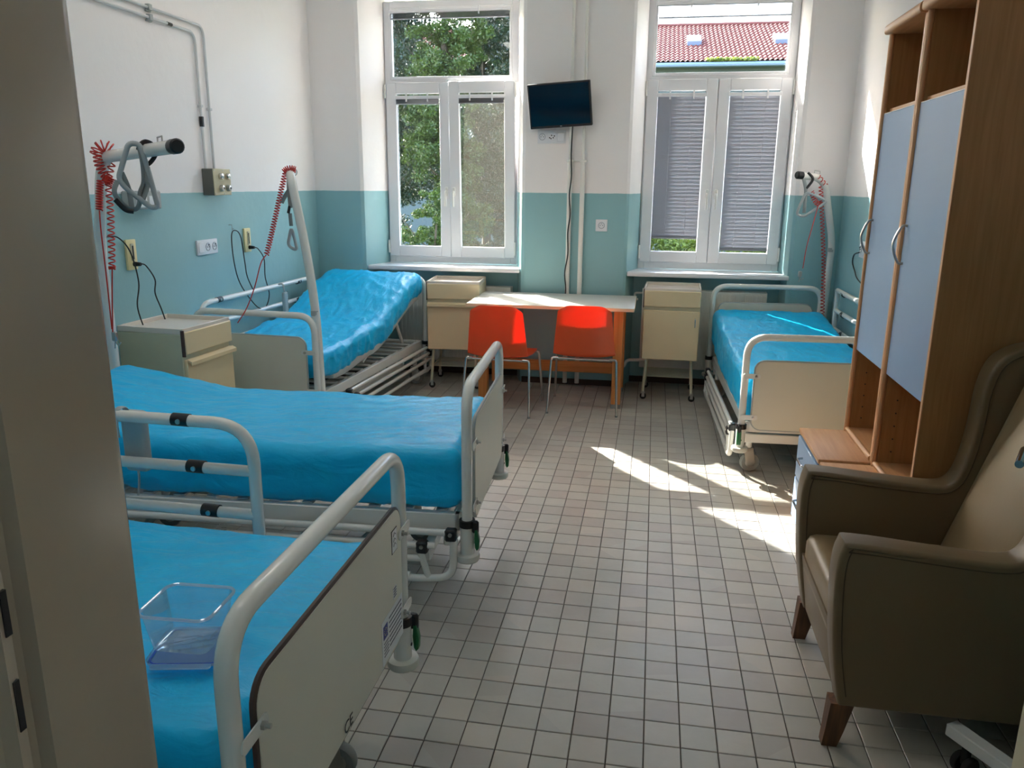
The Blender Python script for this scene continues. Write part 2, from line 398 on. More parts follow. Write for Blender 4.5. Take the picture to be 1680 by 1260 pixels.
b = MB().box(XL-.2, -.56, .42, YF, 0, ZC).box(.56, XR+.2, .42, YF, 0, ZC).box(-.56, .56, .42, YF, 2.3, ZC)
tag(b.build('wall_front', M_WALL, smooth=False), kind='structure')
tag(MB().box(XL-.2, XR+.2, .42, YO, ZC, ZC+.1).build('ceiling', M_CEIL, smooth=False), kind='structure')
# corridor behind the camera
tag(MB().box(-2.2, 2.2, -1.9, -1.8, 0, ZC).build('wall_corridor', M_WALL, smooth=False), kind='structure')
tag(MB().box(-2.2, 2.2, -1.8, .42, ZC, ZC+.1).build('ceiling_corridor', M_CEIL, smooth=False), kind='structure')
tag(MB().box(-2.3, -2.2, -1.8, .42, 0, ZC).box(2.2, 2.3, -1.8, .42, 0, ZC).build('wall_corridor_ends', M_WALL, smooth=False), kind='structure')
# ------------------------------------------------------------------ floor of individual tiles
FL = MB().box(XL-.1, XR+.1, YF-.2, YO, -.12, -.0035).box(-2.2, 2.2, -1.8, YF-.2, -.12, -.0035).build('floor', M_GROUT, smooth=False); tag(FL, kind='structure')
def tile_geo(cx, cy, dz, tx, ty, h=.0485):
    t = .0015; vs = []
    for (e, z) in ((h, -.0035), (h, -t), (h-t, 0)):
        for sx, sy in ((-1, -1), (1, -1), (1, 1), (-1, 1)): vs.append((cx+sx*e, cy+sy*e, z+dz+tx*sx*e+ty*sy*e if z > -.003 else z))
    fs = [(8, 9, 10, 11)]
    for k in range(4):
        j = (k+1) % 4; fs += [(k, j, 4+j, 4+k), (4+k, 4+j, 8+j, 8+k)]
    return vs, fs
variants = []
for i in range(10):
    vs, fs = tile_geo(0, 0, random.uniform(-.0004, .0004), random.uniform(-.003, .003), random.uniform(-.003, .003))
    me = bpy.data.meshes.new('tile'); me.from_pydata(vs, [], fs); me.materials.append(M_TILE); variants.append(me)
rest = MB(); cnt = 0
ix0 = int(math.floor((XL+.0559)/.1)); ix1 = int(math.ceil((XR+.0559)/.1)); iy0 = int(math.floor((YF-2.2105)/.1)); iy1 = int(math.ceil((6.1-2.2105)/.1))
for iy in range(iy0-12, iy1):
    for ix in range(ix0, ix1):
        cx, cy = -.0559+.1*ix+.05, 2.2105+.1*iy+.05
        if cx-.05 < XL-.02 or cx+.05 > XR+.03: continue
        if abs(cx) > .5 and cy < YF+.02: continue
        if -.62 < cx < .60 and 1.60 < cy < 4.15 and cnt < 300:
            o = bpy.data.objects.new('tile', variants[random.randrange(10)]); o.location = (cx, cy, 0); COL.objects.link(o); o.parent = FL; cnt += 1
        else:
            rest.add(*tile_geo(cx, cy, random.uniform(-.0004, .0004), random.uniform(-.003, .003), random.uniform(-.003, .003)))
tag(rest.build('tile_field', M_TILE, FL, smooth=False), kind='stuff')
# unseen fill lamps, added above the frame to brighten the near beds
for k_, yy in enumerate((1.9, 4.0)):
    Lp = empty('fill_lamp', (-1.35, yy, ZC), 0, ('added fill lamp under the ceiling near the door, above the picture', 'added fill lamp under the ceiling near the windows, above the picture')[k_], 'lamp', 'added fill lamps')
    MB().box(-.65, .65, -.16, .16, -.05, 0, .008).build('housing', M_PVC, Lp)
    MB().box(-.62, .62, -.135, .135, -.075, -.045, .012).build('pale_panel', M_FILL, Lp)
# skirting
b = MB().box(-.955, -.2, YB-.012, YB, 0, .045, .002).box(-2.215, -.94, 6.088, 6.10, 0, .045).box(-.2, .97, 6.088, 6.10, 0, .045).box(XL, -2.215, YB-.012, YB, 0, .045).box(.98, XR, YB-.012, YB, 0, .045)
tag(b.build('baseboard_back', M_SKIRT), kind='structure')
tag(MB().box(XL, XL+.012, YF, YB, 0, .045, .002).build('baseboard_left', M_SKIRT), kind='structure')
tag(MB().box(XR-.012, XR, YF, YB, 0, .045, .002).build('baseboard_right', M_SKIRT), kind='structure')
# ------------------------------------------------------------------ windows
def frame_rect(b, x0, x1, z0, z1, w_, y0, y1, bev=.004, wt=None, wb=None):
    wt = w_ if wt is None else wt; wb = w_ if wb is None else wb
    b.box(x0, x0+w_, y0, y1, z0, z1, bev); b.box(x1-w_, x1, y0, y1, z0, z1, bev)
    b.box(x0+w_-.002, x1-w_+.002, y0, y1, z0, z0+wb, bev); b.box(x0+w_-.002, x1-w_+.002, y0, y1, z1-wt, z1, bev)
def slats(x0, x1, z0, z1, y, pitch, tilt, M, parent, depth=.017):
    b = MB(); z = z1
    while z > z0:
        c, s_ = math.cos(tilt)*depth/2, math.sin(tilt)*depth/2
        jit = random.uniform(-.0006, .0006)
        b.add([(x0, y-c, z-s_+jit), (x1, y-c, z-s_+jit), (x1, y, z+.0012+jit), (x0, y, z+.0012+jit), (x1, y+c, z+s_+jit), (x0, y+c, z+s_+jit)], [(0, 1, 2, 3), (3, 2, 4, 5)])
        z -= pitch
    o = b.build('slats', M, parent, smooth=True, ang=60); return tag(o, kind='stuff')
def blind(W, x0, x1, z1, drop, name='blind'):
    """blind hung on a sash: headrail, stacked or lowered slats, bottom rail, brackets and cords"""
    hb = MB().box(x0-.012, x1+.012, 6.150, 6.168, z1-.022, z1+.004, .002)
    h = hb.build(name, M_PVC, W)
    br = MB()
    for k in (.25, .75): br.box(x0+(x1-x0)*k-.006, x0+(x1-x0)*k+.006, 6.144, 6.15, z1-.04, z1+.02, .001)
    br.build('bracket', M_PVC, h)
    if drop < .08:
        slats(x0, x1, z1-.022-drop, z1-.022, 6.159, .0026, .25, M_SLAT, h, depth=.021)
        MB().box(x0, x1, 6.15, 6.168, z1-.03-drop, z1-.022-drop, .002).build('bottom_rail', M_SLAT, h)
    else:
        slats(x0, x1, z1-drop, z1-.024, 6.158, .0262, -1.13, M_SLAT, h, depth=.031)
        MB().box(x0, x1, 6.15, 6.168, z1-drop-.012, z1-drop, .002).build('bottom_rail', M_SLAT, h)
        cd = MB()
        for k in (.28, .72): cd.cyl((x0+(x1-x0)*k, 6.149, z1-.02), (x0+(x1-x0)*k, 6.149, z1-drop), .0009, n=4)
        cd.build('ladder_cord', M_SLAT, h)
    return h
def window(name, xo, blinds, tilt_right, hazy):
    W = empty(name, kind='structure')
    x0, x1 = xo-.522, xo+.518; z0, z1 = .90, 2.81
    b = MB(); frame_rect(b, x0, x1, z0-.03, z1, .05, 6.19, 6.27, .004, wb=.075)
    b.box(xo-.03, xo+.02, 6.216, 6.26, z0, 2.22, .003)
    b.box(x0+.04, x1-.04, 6.19, 6.27, 2.215, 2.262, .004)
    b.build('window_frame', M_PVC, W)
    # fixed top light
    b = MB(); frame_rect(b, x0+.045, x1-.045, 2.257, 2.765, .022, 6.18, 6.20, .003); b.build('glazing_bead', M_PVC, W)
    MB().box(x0+.055, x1-.055, 6.222, 6.228, 2.265, 2.755).build('pane', M_GLASS, W)
    blind(W, x0+.068, x1-.068, 2.742, blinds[0])
    xm = xo+.0-.005
    for i, (a, c) in enumerate(((x0+.012, xm-.002), (xm+.002, x1-.012))):
        S = bpy.data.objects.new('sash', None); COL.objects.link(S); S.parent = W; S.empty_display_size = .05
        zz0, zz1 = .925, 2.235
        b = MB(); frame_rect(b, a, c, zz0, zz1, .082, 6.165, 6.215, .005)
        fr = b.build('sash_frame', M_PVC, W); 
        g = MB(); g.box(a+.07, c-.07, 6.196, 6.202, zz0+.07, zz1-.07)
        pn = g.build('pane', M_HAZYGLASS if (hazy and i == 1) else M_GLASS, fr)
        gk = MB(); frame_rect(gk, a+.078, c-.078, zz0+.078, zz1-.078, .006, 6.193, 6.199, 0); gk.build('gasket', M_BLACK, fr)
        bl = blind(W, a+.084, c-.084, 2.135, blinds[1+i])
        # handle near the meeting stile
        hx = c-.03 if i == 0 else a+.03; hz = 1.43
        hb = MB().box(hx-.012, hx+.012, 6.152, 6.166, hz-.035, hz+.035, .004)
        hb.tube(fillet([(hx, 6.158, hz), (hx, 6.125, hz), (hx, 6.122, hz-.11)], .018), .0085, 10)
        hd = hb.build('handle', M_WHITE, fr)
        # hinges on the outer stile
        hx = a-.004 if i == 0 else c+.004
        hg = MB()
        for z in (1.0, 2.17): hg.cyl((hx, 6.158, z-.05), (hx, 6.158, z+.05), .008, n=10)
        hg.build('hinge', M_WHITE, fr)
        bpy.data.objects.remove(S)
        if i == 1 and tilt_right:
            ang = math.radians(2.6); piv = Matrix.Translation((0, 6.165, zz0)) @ Matrix.Rotation(ang, 4, 'X') @ Matrix.Translation((0, -6.165, -zz0))
            fr.matrix_world = piv; bl.matrix_world = piv
    return W
window('window_1', -1.57, (.035, .03, .03), True, True)
window('window_2', .41, (.075, 1.02, 1.10), False, False)
for n_, x0, x1 in ((1, -2.175, -.985), (2, -.178, .965)):
    t = empty('trim_%d' % n_, kind='structure')
    MB().box(x0, x1, 5.90, 6.19, .84, .872, .006, seg=2).build('window_sill', M_PVC, t)
# ------------------------------------------------------------------ door jamb and door
J = empty('door_1', kind='structure')
prof = [(-.565, .625), (-.486, .625), (-.4805, .6240), (-.4765, .6212), (-.4742, .6170), (-.4732, .6115), (-.459, .478), (-.470, .474), (-.474, .462), (-.462, .4585), (-.4585, .446), (-.4695, .442), (-.4735, .43), (-.4735, .40), (-.565, .40)]
MB().prism(prof, 'z', 0, 2.3).build('door_jamb', M_JAMB, J, ang=30)
MB().prism([(-x, y) for x, y in prof][::-1], 'z', 0, 2.3).build('door_jamb', M_JAMB, J, ang=30)
MB().box(-.565, .565, .40, .625, 2.12, 2.3, .005).build('door_head', M_JAMB, J)
for z0_, z1_, x_, y_ in ((1.166, 1.203, -.4600, .4535), (1.085, 1.128, -.4602, .4525)):
    MB().box(x_-.004, x_+.0016, y_-.0030, y_+.0028, z0_, z1_).build('strike_hole', M_BLACK, J, smooth=False)
D = empty('door_2', (.488, .64, 0), math.radians(-17), kind='structure')
MB().box(0, .04, 0, .86, .01, 2.1, .004).build('door_leaf', M_DOOR, D)
hb = MB().box(-.006, 0, .755, .79, .93, 1.12, .003)
hb.tube(fillet([(0, .772, 1.07), (-.080, .772, 1.07), (-.098, .665, 1.072)], .02), .0065, 12)
hb.build('lever_handle', M_CHROME, D)
# ------------------------------------------------------------------ outdoors
import numpy as np
RNG = np.random.default_rng(5)
def leaf_quads(P, size):
    n = len(P); a = RNG.normal(size=(n, 3)); a /= np.linalg.norm(a, axis=1)[:, None]
    q = np.cross(a, RNG.normal(size=(n, 3))); q /= np.linalg.norm(q, axis=1)[:, None]; t = np.cross(a, q)
    s_ = (size*RNG.uniform(.6, 1.35, n))[:, None]
    return np.stack([P-q*s_, P-t*s_*.45, P+q*s_, P+t*s_*.45], 1).reshape(-1, 3)
def leaves(b, c, R, n, size, clump=None):
    n = int(n); d = RNG.normal(size=(n, 3)); d /= np.linalg.norm(d, axis=1)[:, None]
    if clump:
        k = max(1, n//clump); cc = RNG.normal(size=(k, 3)); cc /= np.linalg.norm(cc, axis=1)[:, None]; cc *= RNG.uniform(.55, 1, (k, 1))
        cid = RNG.integers(0, k, n); P = cc[cid]*np.array(R)+d*(RNG.uniform(0, 1, (n, 1))**.5)*min(R)*.27*np.array([1, 1, .75])+np.array(c)
    else: P = d*(RNG.uniform(0, 1, (n, 1))**(1/3))*np.array(R)+np.array(c)
    b.append(leaf_quads(P, size))
def leaf_mesh(chunks, name, m, parent):
    V = np.concatenate(chunks); n = len(V)//4; me = bpy.data.meshes.new(name)
    me.vertices.add(len(V)); me.vertices.foreach_set('co', V.astype(np.float32).ravel()); me.loops.add(len(V)); me.loops.foreach_set('vertex_index', np.arange(len(V), dtype=np.int32))
    me.polygons.add(n); me.polygons.foreach_set('loop_start', np.arange(n, dtype=np.int32)*4); me.update(calc_edges=True); me.materials.append(m)
    o = bpy.data.objects.new(name, me); COL.objects.link(o); o.parent = parent; return tag(o, kind='stuff')
def tree(x, y, h, rx, n, size, m, label, blobs, trunk=.12, name='tree'):
    T = empty(name, (x, y, -1.2), 0, label, 'tree', 'trees outside the left window')
    tb = MB().tube(smooth_path([(0, 0, 0), (.05, .02, h*.3), (-.04, 0, h*.6), (.02, 0, h*.95)]), [trunk*(1-.8*i/24) for i in range(25)], 8)
    for k in range(9):
        a = random.uniform(0, 6.28); z = h*random.uniform(.3, .85); L = rx*random.uniform(.5, .9)
        tb.tube([(0, 0, z), (math.cos(a)*L*.5, math.sin(a)*L*.5, z+L*.35), (math.cos(a)*L, math.sin(a)*L, z+L*.9)], [trunk*.22, trunk*.12, .006], 5)
    tb.build('trunk', M_BARK, T)
    b = []
    for (dx, dy, dz, rr, k) in blobs: leaves(b, (dx, dy, dz), (rr, rr, rr*1.15), int(n*k), size, 260)
    leaf_mesh(b, 'foliage', m, T)
    return T
random.seed(21)
def blobset(h, rx, k, lo=.15):
    out = []
    for i in range(k):
        z = h*(lo+(1-lo)*i/(k-1)); wd = rx*(1-.45*abs(2*i/(k-1)-.8))
        a = random.uniform(0, 6.28); out.append((math.cos(a)*wd*.35, math.sin(a)*wd*.35, z, wd*.62, 1/k))
    return out
tree(-4.15, 12.2, 6.8, 1.0, 120000, .024, M_LEAFD, 'tall dark green tree outside the left window, at its left side', blobset(6.9, 1.3, 13))
tree(-3.0, 11.6, 6.7, .8, 110000, .022, M_LEAF, 'tall bright green leafy tree outside the middle of the left window', blobset(6.8, .95, 13))
tree(-2.05, 12.4, 6.8, .9, 120000, .024, M_LEAFD, 'tall dark leafy tree outside the right sash of the left window', blobset(6.9, 1.15, 13))
tree(-2.65, 9.6, 2.4, .7, 26000, .018, M_LEAF, 'low feathery conifer just outside the bottom of the left window', blobset(2.5, .75, 7, .1), trunk=.05, name='conifer')
tree(-5.2, 15.5, 7.0, 1.4, 80000, .045, M_LEAFD, 'dark tree standing furthest back at the left side of the left window', blobset(8.6, 1.9, 12, .3))
tree(-3.4, 16.0, 6.2, 1.3, 80000, .045, M_LEAFD, 'dark tree standing furthest back behind the middle of the left window', blobset(7.6, 1.7, 12, .25))
Hd = empty('hedge', (1.0, 11.5, -1.2), 0, 'clipped yellow-green hedge seen below the blind of the right window', 'hedge')
b = []
for k in range(12): leaves(b, (-2.2+k*.42, random.uniform(-.1, .1), 1.30+random.uniform(-.08, .08)), (.42, .45, .95), 9000, .028, 120)
leaf_mesh(b, 'foliage', M_LEAFH, Hd)
b = MB()
for k in range(8): b.cyl((-2.0+k*.55, 0, 0), (-2.0+k*.55, .05, 1.2), .03, .015, 6)
b.build('stems', M_BARK, Hd)
tag(MB().box(-45, 45, 6.6, 90, -1.3, -1.2).build('ground_lawn', M_GRASS, smooth=False), kind='structure')
B_ = empty('neighbour_building', (1, 31, -1.42), 0, 'long building with a red tiled roof beyond the right window', 'building')
MB().box(-16, 16, 0, 10, 0, 7.0).build('wall', M_FACADE, B_, smooth=False)
MB().tube([(-16.3, -.46, 7.04), (16.3, -.46, 7.04)], .08, 8).box(-16.3, 16.3, -.4, 0, 7.0, 7.12).build('gutter', M_GUTTER, B_)
# pantile roof: wavy courses from eave to ridge
rb = MB(); nx_, ny_ = 1300, 16
vs = []; fs = []
for j in range(ny_+1):
    for dup in ((0,) if j in (0,) else (0, 1)):
        t = j/ny_
        lift = 0.07 if dup == 0 and j > 0 else 0.0
        for i in range(nx_+1):
            xx = -16.4+32.8*i/nx_; wv = .045*math.sin(xx*2*PI/.17)
            if j == 0: lift = .07
            vs.append((xx, -.45+5.65*t, 7.12+2.18*t+wv*.6+(.06 if (dup == 1 or j == 0) else 0)))
rows = len(vs)//(nx_+1)
for rr_ in range(rows-1):
    for i in range(nx_): a = rr_*(nx_+1)+i; fs.append((a, a+1, a+nx_+2, a+nx_+1))
rb.add(vs, fs)
tag(rb.build('roof_tiles', M_ROOF, B_, smooth=True, ang=50), kind='stuff')
MB().tube([(-16.4, 5.2, 9.33), (16.4, 5.2, 9.33)], .09, 8).build('ridge', M_ROOF, B_)
MB().add([(-16.4, 5.2, 9.28), (16.4, 5.2, 9.28), (16.4, 10.6, 7.2), (-16.4, 10.6, 7.2)], [(0, 1, 2, 3)]).build('rear_roof', M_ROOF, B_, smooth=False)
for xx in (.15, 3.36, -6.2, 8.2):
    M_ = Matrix.Translation((xx, 2.35, 8.26)) @ Matrix.Rotation(math.atan2(2.18, 5.65), 4, 'X')
    k_ = MB(); k_.box(-.27, .27, -.5, .5, -.05, .12, .01, M=M_); sk = k_.build('skylight', M_GUTTER, B_)
    MB().box(-.21, .21, -.42, .42, .10, .13, M=M_).build('pane', M_SKYL, sk, smooth=False)
b = []
for _ in range(60): leaves(b, (random.uniform(.6, 2.3), -.45, 7.2), (.16, .1, .08), 20, .035)
for _ in range(60): leaves(b, (1.15+random.gauss(0, .2), -.62, 6.45+random.gauss(0, .12)), (.12, .1, .12), 12, .045)
leaf_mesh(b, 'roof_moss', M_LEAFH, B_)
# ------------------------------------------------------------------ radiators and pipes
def radiator(x0, x1, z0, z1, label):
    R_ = empty('radiator', ((x0+x1)/2, 6.03, z0), 0, label, 'radiator', 'panel radiators under the windows')
    h = z1-z0; w2 = (x1-x0)/2
    b = MB().box(-w2, w2, -.05, -.035, 0, h, .005)
    n = int((x1-x0)/.032)
    for i in range(n):
        cx = -w2+(i+.5)*(x1-x0)/n; b.box(cx-.009, cx+.009, -.054, -.05, .02, h-.02, .0015)
    b.build('panel', M_RAD, R_)
    b = MB()
    for i in range(int((x1-x0)/.012)):
        cx = -w2+.006+i*.012; b.box(cx-.003, cx+.003, -.035, .04, h-.012, h-.002)
    b.box(-w2, w2, -.04, -.033, h-.016, h); b.box(-w2, w2, .035, .04, h-.016, h)
    tag(b.build('top_grille', M_RAD, R_, smooth=False), kind='stuff')
    MB().box(-w2, -w2+.006, -.04, .045, .02, h, .001).build('side_cover', M_RAD, R_); MB().box(w2-.006, w2, -.04, .045, .02, h, .001).build('side_cover', M_RAD, R_)
    MB().box(-w2+.02, w2-.02, .03, .045, .02, h-.02, .004).build('rear_panel', M_RAD, R_)
    MB().tube(fillet([(-w2+.01, -.01, h-.03), (-w2-.055, -.01, h-.03), (-w2-.055, -.01, h-.075), (-w2-.03, -.01, h-.08)], .015), .008, 8).build('valve_pipe', M_RAD, R_)
    return R_
radiator(-1.96, -1.06, .12, .72, 'white panel radiator under the left window behind the cream cabinet')
radiator(-.06, .84, .14, .735, 'white panel radiator under the right window behind the head of the bed')
P_ = empty('heating_pipes', (-.57, 5.865, 0), 0, 'pair of white vertical heating pipes on the pier between the windows', 'pipes')
b = MB().cyl((-.045, 0, 1.66), (-.045, 0, 3.25), .011, n=10).cyl((-.045, 0, .02), (-.045, 0, 1.66), .017, n=12); b.build('pipe', M_RAD, P_)
b = MB().cyl((.047, 0, 1.66), (.047, 0, 3.25), .011, n=10).cyl((.047, 0, .02), (.047, 0, 1.66), .017, n=12); b.build('pipe', M_RAD, P_)
b = MB()
for x in (-.045, .047): b.lathe([(.018, 0), (.024, .004), (.024, .016), (.018, .02)], 12, Matrix.Translation((x, 0, 1.645)))
b.box(-.075, .08, .01, .03, 1.652, 1.66, .001); b.build('pipe_clamp', M_RAD, P_)
MB().tube(fillet([(-.42, .0, .165), (.36, -.005, .165), (.40, -.005, .165), (.42, -.005, .22), (.56, -.005, .225), (.60, .12, .225)], .025), .012, 10).build('branch_pipe', M_RAD, P_)
# ------------------------------------------------------------------ television and sockets
T = empty('television', (-.69, 5.80, 2.03), math.radians(-4), 'small black flat television on the wall pier between the windows', 'television')
TM = Matrix.Rotation(math.radians(13), 4, 'X') @ Matrix.Rotation(math.radians(-3.2), 4, 'Y')
MB().box(-.222, .222, -.012, .02, -.15, .15, .006, M=TM, seg=2).build('casing', M_BLACK, T)
MB().box(-.21, .21, -.0135, -.011, -.132, .139, M=TM).build('screen', M_TV, T, smooth=False)
MB().box(-.006, .006, -.0145, -.012, -.142, -.137, M=TM).build('logo', M_STEEL, T, smooth=False)
MB().box(-.05, .05, .02, .075, -.05, .05, .004).box(-.06, .06, .075, .095, -.09, .09, .003).build('wall_mount', M_BLACK, T)
pts = smooth_path([(-.60, 5.83, 1.90), (-.606, 5.84, 1.7), (-.60, 5.835, 1.55), (-.612, 5.84, 1.42), (-.603, 5.835, 1.28), (-.617, 5.84, 1.15), (-.612, 5.835, 1.0), (-.632, 5.84, .86), (-.622, 5.84, .74), (-.632, 5.845, .6)])
tag(MB().tube(pts, .0045, 6).build('television_cable', M_BLACK), 'black wavy power cable hanging from the television down the pipes', 'cable')
def socket_strip(loc, rz, mods, label, cat='socket', name='socket_strip', w_=.075, h=.085):
    S = empty(name, loc, rz, label, cat); n = len(mods); W_ = n*w_
    MB().box(-W_/2, W_/2, -.012, 0, -h/2, h/2, .003, seg=2).build('face_plate', M_SOCKET, S)
    for i, m in enumerate(mods):
        cx = -W_/2+w_*(i+.5)
        if m == 'round':
            Mx = Matrix.Translation((cx, -.012, 0)) @ Matrix.Rotation(PI/2, 4, 'X')
            o = MB().lathe([(.024, -.004), (.024, .002), (.021, .003), (.019, -.001)], 18, Mx).build('outlet', M_SOCKG, S)
            q = MB()
            for s_ in (-1, 1): q.cyl((cx+s_*.009, -.0145, 0), (cx+s_*.009, -.0165, 0), .003, n=8)
            q.cyl((cx, -.0145, .011), (cx, -.022, .011), .0025, n=8); q.build('hole', M_BLACK, o)
        elif m == 'tri':
            o = MB().box(cx-.028, cx+.028, -.015, -.011, -.03, .03, .002).build('outlet', M_SOCKET, S); q = MB()
            for dx, dz in ((-.014, -.006), (.012, -.006), (0, .01), (.02, .006), (-.004, -.012)): q.cyl((cx+dx, -.0145, dz), (cx+dx, -.0165, dz), .0048, n=8)
            q.build('hole', M_BLACK, o)
        else: MB().box(cx-.026, cx+.026, -.017, -.011, -.03, .03, .003).build('rocker', M_SOCKET, S)
    return S
socket_strip((-.755, YB, 1.822), 0, ['round', 'tri', 'rocker'], 'white triple socket plate on the pier under the television', w_=.068, h=.09)
socket_strip((-.377, YB, 1.205), 0, ['round'], 'single white socket low on the green pier right of the pipes', w_=.085)
socket_strip((XL, 4.30, 1.122), PI/2, ['rocker', 'round', 'round'], 'white triple socket on the green left wall between the call plates', w_=.072, h=.085)
socket_strip((XR, 5.20, 1.12), -PI/2, ['round', 'rocker'], 'white socket on the right wall partly behind the wardrobe', w_=.075, h=.1)
tag(MB().tube(smooth_path([(XR-.02, 5.235, 1.10), (XR-.03, 5.31, 1.08), (XR-.03, 5.33, 1.03), (XR-.02, 5.29, .98), (XR-.02, 5.2, .94), (XR-.02, 4.9, .9)]), .004, 6).build('black_cable', M_BLACK), 'short black cable looping below the socket on the right wall', 'cable')
# call plates on the left wall
def call_plate(y, z, label, clabel, pts):
    C_ = empty('call_plate', (XL, y, z), PI/2, label, 'call plate', 'cream call plates on the left wall')
    MB().box(-.038, .038, -.014, 0, -.075, .075, .004, seg=2).build('face_plate', M_CALL, C_)
    MB().box(-.012, .012, -.02, -.013, -.03, .055, .002).build('slot_cover', M_DIRTY, C_)
    MB().box(-.005, .005, -.0215, -.0195, -.022, .045).build('slot', M_BLACK, C_)
    MB().cyl((.008, -.014, -.047), (.008, -.05, -.047), .013, .009, n=10).build('plug', M_BLACK, C_)
    tag(MB().tube(smooth_path(pts), .0035, 6).build('black_cable', M_BLACK), clabel, 'cable', 'black cables at the call plates')
X1 = XL+.05
call_plate(4.775, 1.13, 'cream call plate on the left wall nearer the corner, with black plug', 'black cable looped from the call plate nearer the corner over a hook',
           [(X1, 4.785, 1.083), (X1, 4.83, 1.07), (X1, 4.90, 1.0), (X1, 4.90, .88), (X1, 4.94, .76), (X1, 4.87, .68), (X1, 4.75, .71), (XL+.02, 4.63, .86), (XL+.02, 4.57, 1.0), (XL+.015, 4.57, 1.16), (XL+.015, 4.61, 1.20), (XL+.015, 4.68, 1.16), (XL+.02, 4.70, 1.0), (XL+.02, 4.72, .9), (X1, 4.74, .80)])
call_plate(3.60, 1.135, 'cream call plate on the left wall nearer the door, behind red cord', 'black cable hanging from the call plate nearer the door to the cabinet',
           [(X1, 3.61, 1.09), (X1, 3.65, 1.075), (X1, 3.71, 1.0), (X1, 3.70, .93), (X1, 3.74, .84), (X1-.01, 3.79, .74), (X1-.01, 3.80, .66)])
tag(MB().tube(smooth_path([(XL+.02, 3.42, 1.235), (XL+.02, 3.5, 1.225), (XL+.03, 3.565, 1.15), (XL+.04, 3.59, 1.0), (XL+.04, 3.56, .88), (XL+.04, 3.6, .75), (XL+.04, 3.63, .66)]), .0035, 6).build('black_cable', M_BLACK), 'thin black cable beside the red cord above the left cabinet', 'cable')
for y_, z_, l_ in ((4.575, 1.215, 'small wire hook above the looped black cable on the left wall'), (3.415, 1.24, 'small wire hook left of the call plate nearer the door')):
    tag(MB().tube([(XL, y_, z_+.02), (XL+.02, y_, z_+.02), (XL+.02, y_, z_-.01), (XL+.03, y_, z_)], .002, 6).build('wall_hook', M_STEEL), l_, 'hook')
# switch box
S = empty('switch_box', (XL, 4.435, 1.49), PI/2, 'beige double switch box with four knobs on the left wall', 'switch box')
for k, (cx, d) in enumerate(((-.060, .07), (.060, .045))):
    MB().box(cx-.057, cx+.057, -d, 0, -.075, .075, .004).build('housing', M_BOXG, S)
    p = MB().box(cx-.057, cx+.057, -d-.004, -d+.001, -.075, .075, .002).build('face_plate', M_BOXC, S)
    for z, m_ in ((.032, M_CHROME), (-.035, M_STEEL)):
        Mx = Matrix.Translation((cx+.012, -d-.003, z)) @ Matrix.Rotation(PI/2, 4, 'X')
        MB().lathe([(.019, 0), (.019, .006), (.016, .02), (.008, .024)], 16, Mx).build('knob', m_, p)
        if z < 0: MB().cyl((cx+.012, -d-.026, z), (cx+.012, -d-.0285, z), .006, n=10).build('button', M_BLACK, p)
    q = MB()
    for sx in (-.049, .049):
        for sz in (-.066, .066): q.cyl((cx+sx, -d-.003, sz), (cx+sx, -d-.006, sz), .004, n=8)
    q.build('screws', M_STEEL, p)
# conduits
for k, (yv, zh, l_) in enumerate(((4.345, 2.293, 'lower thin grey conduit running to the switch box on the left wall'), (4.438, 2.340, 'upper thin grey conduit bending down to the switch box on the left wall'))):
    tag(MB().tube(fillet([(XL+.012, .7, zh+.01), (XL+.012, yv, zh), (XL+.012, yv, 1.56)], .06), .0075, 8).build('conduit', M_CONDUIT), l_, 'conduit', 'conduits on the left wall')
    C_ = empty('conduit_clip', (XL, 3.94, zh+.001), 0, 'grey clip holding the %s conduit on the left wall' % ('lower', 'upper')[k], 'clip')
    MB().box(0, .026, -.014, .014, -.016, .016, .003).box(0, .012, -.02, .02, -.02, -.012, .001).build('clip_body', M_GREYP, C_)
    tag(MB().box(XL, XL+.024, yv-.013, yv+.013, 1.90-.01*k, 1.914-.01*k, .002).build('conduit_saddle', M_CONDUIT), 'small saddle on the vertical run of the %s conduit' % ('lower', 'upper')[k], 'clip')
tag(MB().box(XL+.003, XL+.023, 4.337, 4.353, 1.795, 1.85, .001).build('cable_tag', M_BLACK), 'black tag on the vertical conduit above the switch box', 'tag')
tag(MB().tube([(XL+.012, 4.09, 2.2938), (XL+.012, 4.13, 2.2936)], .0095, 8).build('cable_tag', M_BLACK), 'black tag on the sloping conduit near the top left', 'tag')
# grey framed wall box with two pale front panels, behind the grab handle
G = empty('wall_box', (XL, 3.70, 1.40), PI/2, 'grey framed box behind the grab handle on the left wall', 'lamp')
MB().box(-.12, .12, -.06, 0, -.045, .045, .006).build('wall_box_body', M_GREYP, G)
MB().box(-.09, -.005, -.064, -.059, -.035, .02, .002).box(.012, .09, -.064, -.059, -.035, .02, .002).build('pale_panel', M_SOCKET, G)
